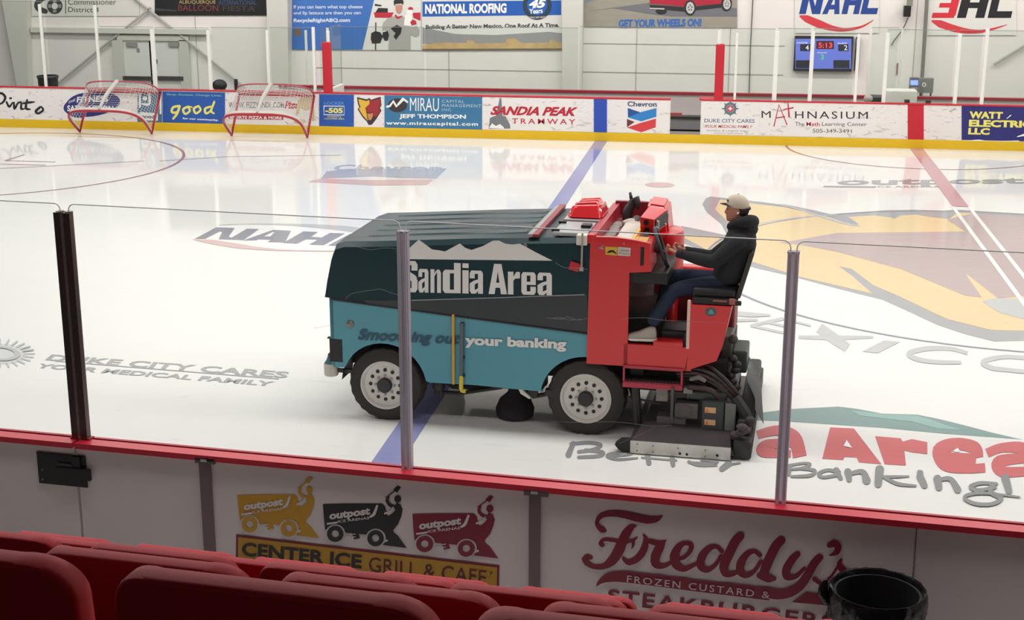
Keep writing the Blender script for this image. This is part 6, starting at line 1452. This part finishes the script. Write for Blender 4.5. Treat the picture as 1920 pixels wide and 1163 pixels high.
# sweeping bar under the word
rb(b,[*F3((750,784,4),(775,755,30),(830,728,60),(920,722,74),(1100,742,76),(1400,780,78),(1700,815,80),(1860,836,80)),*F4((60,882,78),(160,890,74))],k=4)
rb(b,F4((575,560,40),(605,548,50),(632,570,50),(620,610,40),(570,632,4)))
rb(b,F4((470,795,34),(520,820,30),(590,770,20),(655,660,16)))
rb(b,F4((655,655,12),(645,700,44),(690,760,60),(720,800,60),(690,840,50),(620,850,40)))
px_poly(b,P_NEAR,[Z4n(*p) for p in ((412,884),(620,905),(620,982),(314,955))],NO)
px_text(b,P_NEAR,'STEAKBURGERS',(1139,1131),(1562,1181),(1141,1104),NO,bold=0.02,space=1.15)
px_ellipse(b,P_NEAR,Z4n(598,1050),3.6,3.6,NO,inner=0.7)
fr = b.build('custard_lettering',M_vm,nB,flat=True)
b = MB(); px_text(b,P_NEAR,'FROZEN CUSTARD &',(1176,1090),(1443,1121),(1177,1077),NO+0.016,bold=0.01,space=1.3); b.build('bar_lettering',mat('vinyl_pale',(214,204,202),0.5),fr,flat=True)

# ---------------------------------------------------------------- near glass and posts
GZ = 3.085; GV = -0.046
M_pdark = mat('post_dark_chrome',(112,94,90),0.3,0.8); M_palu = mat('post_aluminium',(208,202,216),0.35,0.0)
def axof(x): return x/ub.x
PX = [axof(-1.755), axof(0.949), axof(3.713)]
def near_post(a, w, m, label, double):
    t = empty('shield_post', ng(a,GV,NH-0.03), math.atan2(ub.y,ub.x), label, 'post')
    if double:
        for s in (-1,1):
            b = MB().tube([ng(a+s*0.036,GV,NH-0.03),ng(a+s*0.036,GV,GZ-0.055)],0.032,16); nbox(b,a+s*0.036-0.032,a+s*0.036+0.032,GV-0.05,GV,NH-0.03,GZ-0.06); b.build('post_tube', m, t, smooth=40)
        nbox(MB(),a-0.012,a+0.012,GV-0.052,GV-0.03,NH-0.02,GZ-0.07).build('center_strip', mat('strip_pale',(170,158,150),0.25,0.8), t)
        nbox(MB(),a-0.085,a+0.085,GV-0.045,GV+0.03,NH-0.03,NH+0.012).build('foot', mat('foot_red',(150,40,52),0.4), t)
    else:
        b = MB(); nbox(b,a-w/2,a+w/2,GV-0.03,GV+0.03,NH-0.03,GZ-0.075); b.build('post', m, t)
        for s in (-0.28,0.28):
            nbox(MB(),a+s*w-0.010,a+s*w+0.010,GV-0.042,GV-0.03,NH-0.03,GZ-0.075).build('flute', mat('flute_pale',(226,224,234),0.2,0.2), t)
        nbox(MB(),a-w/2-0.003,a+w/2+0.003,GV-0.033,GV+0.033,GZ-0.078,GZ-0.07).build('cap', mat('cap_alu',(150,150,158),0.3,0.6), t)
M_palu.node_tree.nodes['Principled BSDF'].inputs['Transmission Weight'].default_value = 0.55
MATS['flute_pale_'] = M_palu
near_post(PX[0],0.11,M_pdark,'dark chrome double post on the near boards at the gate',True)
near_post(PX[1],0.078,M_palu,'aluminium post in front of the resurfacer hood',False)
near_post(PX[2],0.078,M_palu,'aluminium post right of the driver, near glass',False)
def near_pane(a0, a1, label):
    t = empty('safety_shield', ng((a0+a1)/2,GV,NH-0.05), math.atan2(ub.y,ub.x), label, 'glass')
    b = MB(); r = 0.05; n = 6
    def outline(d):
        pts = [(a0+d,NH-0.05),(a1-d,NH-0.05)]
        pts += [(a1-d-r+r*math.cos(PI/2*k/n), GZ-r+r*math.sin(PI/2*k/n)-d) for k in range(n+1)]
        pts += [(a0+d+r-r*math.sin(PI/2*k/n), GZ-r+r*math.cos(PI/2*k/n)-d) for k in range(n+1)]
        return pts
    b.prism([ng(a,GV-0.006,z) for a,z in outline(0)], vb*0.012); b.build('sheet', M_glass, t)
    pts = outline(-0.001)[2:]
    panes.append(t)
    b = MB().tube([ng(pts[0][0],GV,NH)]+[ng(a,GV,z) for a,z in pts]+[ng(pts[-1][0],GV,NH)],0.0045,5); b.build('edge_highlight', M_edge, t)  # pale tube round the pane, edge highlight put into its colour
g = 0.022
panes = []
near_pane(-9,PX[0]-g-0.014,'near clear glass pane left of the dark double post')
near_pane(PX[0]+g+0.014,PX[1]-g,'near clear glass pane between dark post and middle aluminium post')
near_pane(PX[1]+g,PX[2]-g,'near clear glass pane in front of the resurfacer and driver')
near_pane(PX[2]+g,12,'near clear glass pane right of the right aluminium post')

M_scuff = bpy.data.materials.new('glass_scuff'); M_scuff.use_nodes = True; nt_ = M_scuff.node_tree
tr_ = nt_.nodes.new('ShaderNodeBsdfTransparent'); mx_ = nt_.nodes.new('ShaderNodeMixShader'); mx_.inputs[0].default_value = 0.32
nt_.links.new(tr_.outputs[0], mx_.inputs[1]); nt_.links.new(nt_.nodes['Principled BSDF'].outputs[0], mx_.inputs[2]); nt_.links.new(mx_.outputs[0], nt_.nodes['Material Output'].inputs[0])
nt_.nodes['Principled BSDF'].inputs['Base Color'].default_value = (0.85,0.87,0.88,1)
P_GL = Plane(vb*(GV-0.008), ub, (0,0,1), -vb)
for i_, strokes in ((1,[(Z5,[(200,425,4),(300,450,5),(380,466,5),(470,455,5),(540,458,4),(598,470,3)]),(Z5,[(212,800,4),(250,768,5),(330,750,5),(395,742,5),(450,736,5),(520,760,5),(598,782,4)]),(Z5,[(-10,1002,4),(120,982,4),(240,970,4),(390,955,3)])]),
                    (2,[(Z5,[(1575,930,4),(1680,940,5),(1720,926,5),(1790,945,5),(1860,935,4)]),(Z5,[(1640,555,4),(1700,588,4),(1770,590,4),(1860,602,4)]),(Z6,[(130,935,4),(180,928,5),(240,945,4),(330,940,4)]),(Z6,[(600,936,4),(760,930,5),(870,945,5),(1060,955,4),(1320,966,3)]),(Z8,[(0,730,3),(300,745,4),(600,742,4),(870,772,4),(1010,765,3)]),(Z8,[(620,900,3),(740,850,4),(890,780,3)])])):
    b = MB()
    for Z_, st in strokes: px_ribbon(b, P_GL, st, 0.0, Z_, 6, False)
    b.build('scuff_marks', M_scuff, panes[i_], flat=True)

# ---------------------------------------------------------------- refuse bin with black liner
BR_ = 0.31; bz = 0.90; bc = P_ICE.at(1650,1105); pl_ = Plane((0,0,bz),(1,0,0),(0,1,0),(0,0,1)); bc = pl_.at(1646,1104)
bi = empty('refuse_bin', (bc.x,bc.y,-0.03), 0, 'round bin with black plastic liner by the near boards, below right of the custard advert', 'bin')
m = Matrix.Translation((bc.x,bc.y,-0.03))
MB().lathe([(0.0,0),(0.22,0),(0.285,0.9),(0.27,0.9),(0.21,0.03),(0.0,0.03)],m,40).build('barrel', mat('bin_dark',(36,36,40),0.5), bi, smooth=40)
b = MB(); rows = []; rnd = random.Random(3)
N_ = 96; ph_ = [rnd.uniform(0,6.28) for _ in range(12)]
def fold(k, h):
    a = 2*PI*k/N_
    return 0.010*math.sin(7*a+ph_[0]+h*5)+0.009*abs(math.sin(9*a+ph_[1]-h*9))+0.008*abs(math.sin(16*a+ph_[2]+h*14))+0.006*abs(math.sin(29*a+ph_[3]-h*22))
from mathutils import noise
prof_ = [(0.22,0.25,0.3),(0.25,0.45,0.4),(0.262,0.65,0.4),(0.272,0.82,0.3),(0.285,0.90,0.15),(0.297,0.932,0.3),(0.312,0.935,0.4),(0.322,0.915,0.5)]
for q_ in range(18): prof_.append((0.325-0.001*q_, 0.895-0.028*q_, 0.5+0.05*q_))
N_ = 120
for r_, h_, f_ in prof_:
    row = []
    for k in range(N_):
        a = 2*PI*k/N_; v_ = Vector((math.cos(a),math.sin(a),h_*3.2))
        w_ = abs(noise.noise(v_*3.1))*1.1+abs(noise.noise(v_*6.7+Vector((5,2,1))))*0.8+noise.noise(v_*14)*0.35
        d_ = 0.026*f_*(w_-0.5)
        row.append(m @ Vector(((r_+d_)*math.cos(a),(r_+d_)*math.sin(a),h_+d_*0.4)))
    rows.append(row)
b.grid(rows, close_u=True)
M_bag = mat('bag_black',(18,18,20),0.18,bump=0.3,scale=34)
b.build('liner', M_bag, bi, smooth=24)
b = MB(); b.poly([m @ Vector((0.22*math.cos(2*PI*k/24),0.22*math.sin(2*PI*k/24),0.26)) for k in range(24)]); b.build('liner_bottom', M_bag, bi)
b = MB(); kp = m @ Vector((-0.335,-0.02,0.86)); b.tube([kp+Vector((0.02,0,-0.05)),kp+Vector((-0.02,0,0.02)),kp+Vector((-0.015,0.01,0.09)),kp+Vector((0.005,0.0,0.12))],[0.03,0.035,0.025,0.008],8,smooth=3); b.build('liner_knot', M_bag, bi, smooth=True)

# ---------------------------------------------------------------- stadium chairs
M_seat = mat('seat_red', (206,46,56), 0.6, var=0.04, scale=4, spec=0.25)
def chair_proto(label):
    t = empty('stadium_chair', (0,0,0), 0, label, 'chair', 'red stadium chairs')
    # back: rounded trapezoid dish with a deep rolled rim, seen from behind (local +y is towards the rink)
    n = 44
    def outline(w_top, w_bot, z0, z1, r):
        pts = []
        for c_, a0 in (((w_top-r,z1-r),0),((-w_top+r,z1-r),90)):
            for k in range(10): a = math.radians(a0+90*k/9); pts.append((c_[0]+r*math.cos(a), c_[1]+r*math.sin(a)))
        for c_, a0 in (((-w_bot+0.06,z0+0.06),180),((w_bot-0.06,z0+0.06),270)):
            for k in range(6): a = math.radians(a0+90*k/5); pts.append((c_[0]+0.06*math.cos(a), c_[1]+0.06*math.sin(a)))
        return pts
    o0 = outline(0.240,0.230,0.40,0.84,0.078)
    def P3(p, y): 
        h = (p[1]-0.40)/0.44
        return Vector((p[0], y - 0.07*h + 0.062*(p[0]/0.23)**2 - 0.012*(1-abs(2*h-1)), p[1]))
    def sc(p, f): return (p[0]*f, 0.62+(p[1]-0.62)*f)
    # rim sections from the back face centre round the edge to the front face
    prof = [(0.0,0.004),(0.5,0.002),(0.80,0.000),(0.93,-0.001),(0.972,-0.003),(0.992,0.0),(1.0,0.008),(1.0,0.026),(0.998,0.044),(0.985,0.050),(0.96,0.050),(0.93,0.030),(0.6,0.020),(0.0,0.018)]
    b = MB(); rings = []
    for f, y in prof[1:-1]: rings.append([P3(sc(p,f),y) for p in o0])
    vv = b.grid(rings, close_u=True)
    b.bm.faces.new(vv[0][::-1]); b.bm.faces.new(vv[-1])
    b.build('backrest', M_seat, t, smooth=38, root=t)
    # tip-up seat, folded
    b = MB(); rings = []
    for f, y in ((0.3,0.10),(0.92,0.095),(0.99,0.10),(1.0,0.115),(0.99,0.13),(0.92,0.135),(0.3,0.13)):
        rings.append([Vector((p[0]*0.93*f, y-0.02+0.04*(p[0]/0.23)**2+0.05*((p[1]-0.40)/0.44), 0.36+(p[1]-0.40)*0.62*f+(1-f)*0.13)) for p in o0])
    vv = b.grid(rings, close_u=True); b.bm.faces.new(vv[0][::-1]); b.bm.faces.new(vv[-1])
    b.build('seat', M_seat, t, smooth=38, root=t)
    for s in (-1,1):
        x = s*0.255
        MB().box((x-0.018,-0.02,0.0),(x+0.018,0.16,0.04)).box((x-0.014,0.02,0.0),(x+0.014,0.10,0.46)).build('leg', mat('chair_leg',(40,38,40),0.5,0.3), t, root=t)
    b = MB().box((0.243,-0.03,0.62),(0.275,0.22,0.65),0.012).box((0.245,0.02,0.44),(0.265,0.06,0.63)); b.build('armrest', M_seat, t, root=t)
    MB().box((-0.24,0.03,0.40),(0.24,0.06,0.44)).build('beam', mat('chair_leg',(40,38,40)), t, root=t)
    return t
rows_ = [  # (reference px, depth, chair centres in px)
    (1,(556,1059),5.78,[99,327,556,804,1072,1350,1648]),
    (2,(437,1053),4.88,[162,437,722,1033,1352]),
    (3,(613,1074),4.00,[-50,275,613,980,1372]),
    (4,(700,1103),2.96,[233,700,1225]),
    (5,(488,1107),2.07,[-190,468,1195])]
RNAME = {1:'front row, just behind the boards',2:'second row back from the boards',3:'third row back from the boards',4:'fourth row back from the boards',5:'nearest row, dark backed'}
POSN = ['leftmost','second from left','third from left','fourth from left','fifth from left','sixth from left','seventh from left']
proto = None
stands = []
TOPZ = 0.855
for rw, (rx, ry), dep, cents in rows_:
    d = cF + cR*((rx-960)/FPX) + cD*((ry-581.5)/FPX)
    P = CAM + d*dep
    vv_ = P.dot(vb); zt = P.z
    pl_ = Plane(vb*vv_, ub, (0,0,1), -vb)
    stands.append((vv_, zt-TOPZ))
    for i, c_ in enumerate(cents):
        a, _ = pl_.uv(c_, ry+0.1145*(c_-rx))
        lab = 'red plastic stadium chair, %s, %s' % (RNAME[rw], POSN[i])
        if proto is None: proto = chair_proto(lab); o = proto
        else: o = copy_tree(proto)
        o['label'] = lab
        o.scale = ({4:1.05,5:1.08}.get(rw,1.0),1,1)
        o.location = ub*a + vb*(vv_+0.06) + Vector((0,0,zt-TOPZ)); o.rotation_euler = (0,0,math.atan2(ub.y,ub.x))
b = MB()
for k, (v_, z_) in enumerate(stands):
    v1 = v_+0.30; v0 = (stands[k+1][0]+0.30) if k < 4 else v_-6
    nbox(b, -9, 12, v0, v1, -0.12, z_)
tag(b.build('floor_risers', mat('riser_concrete',(62,58,58),0.85,var=0.1)), kind='structure')
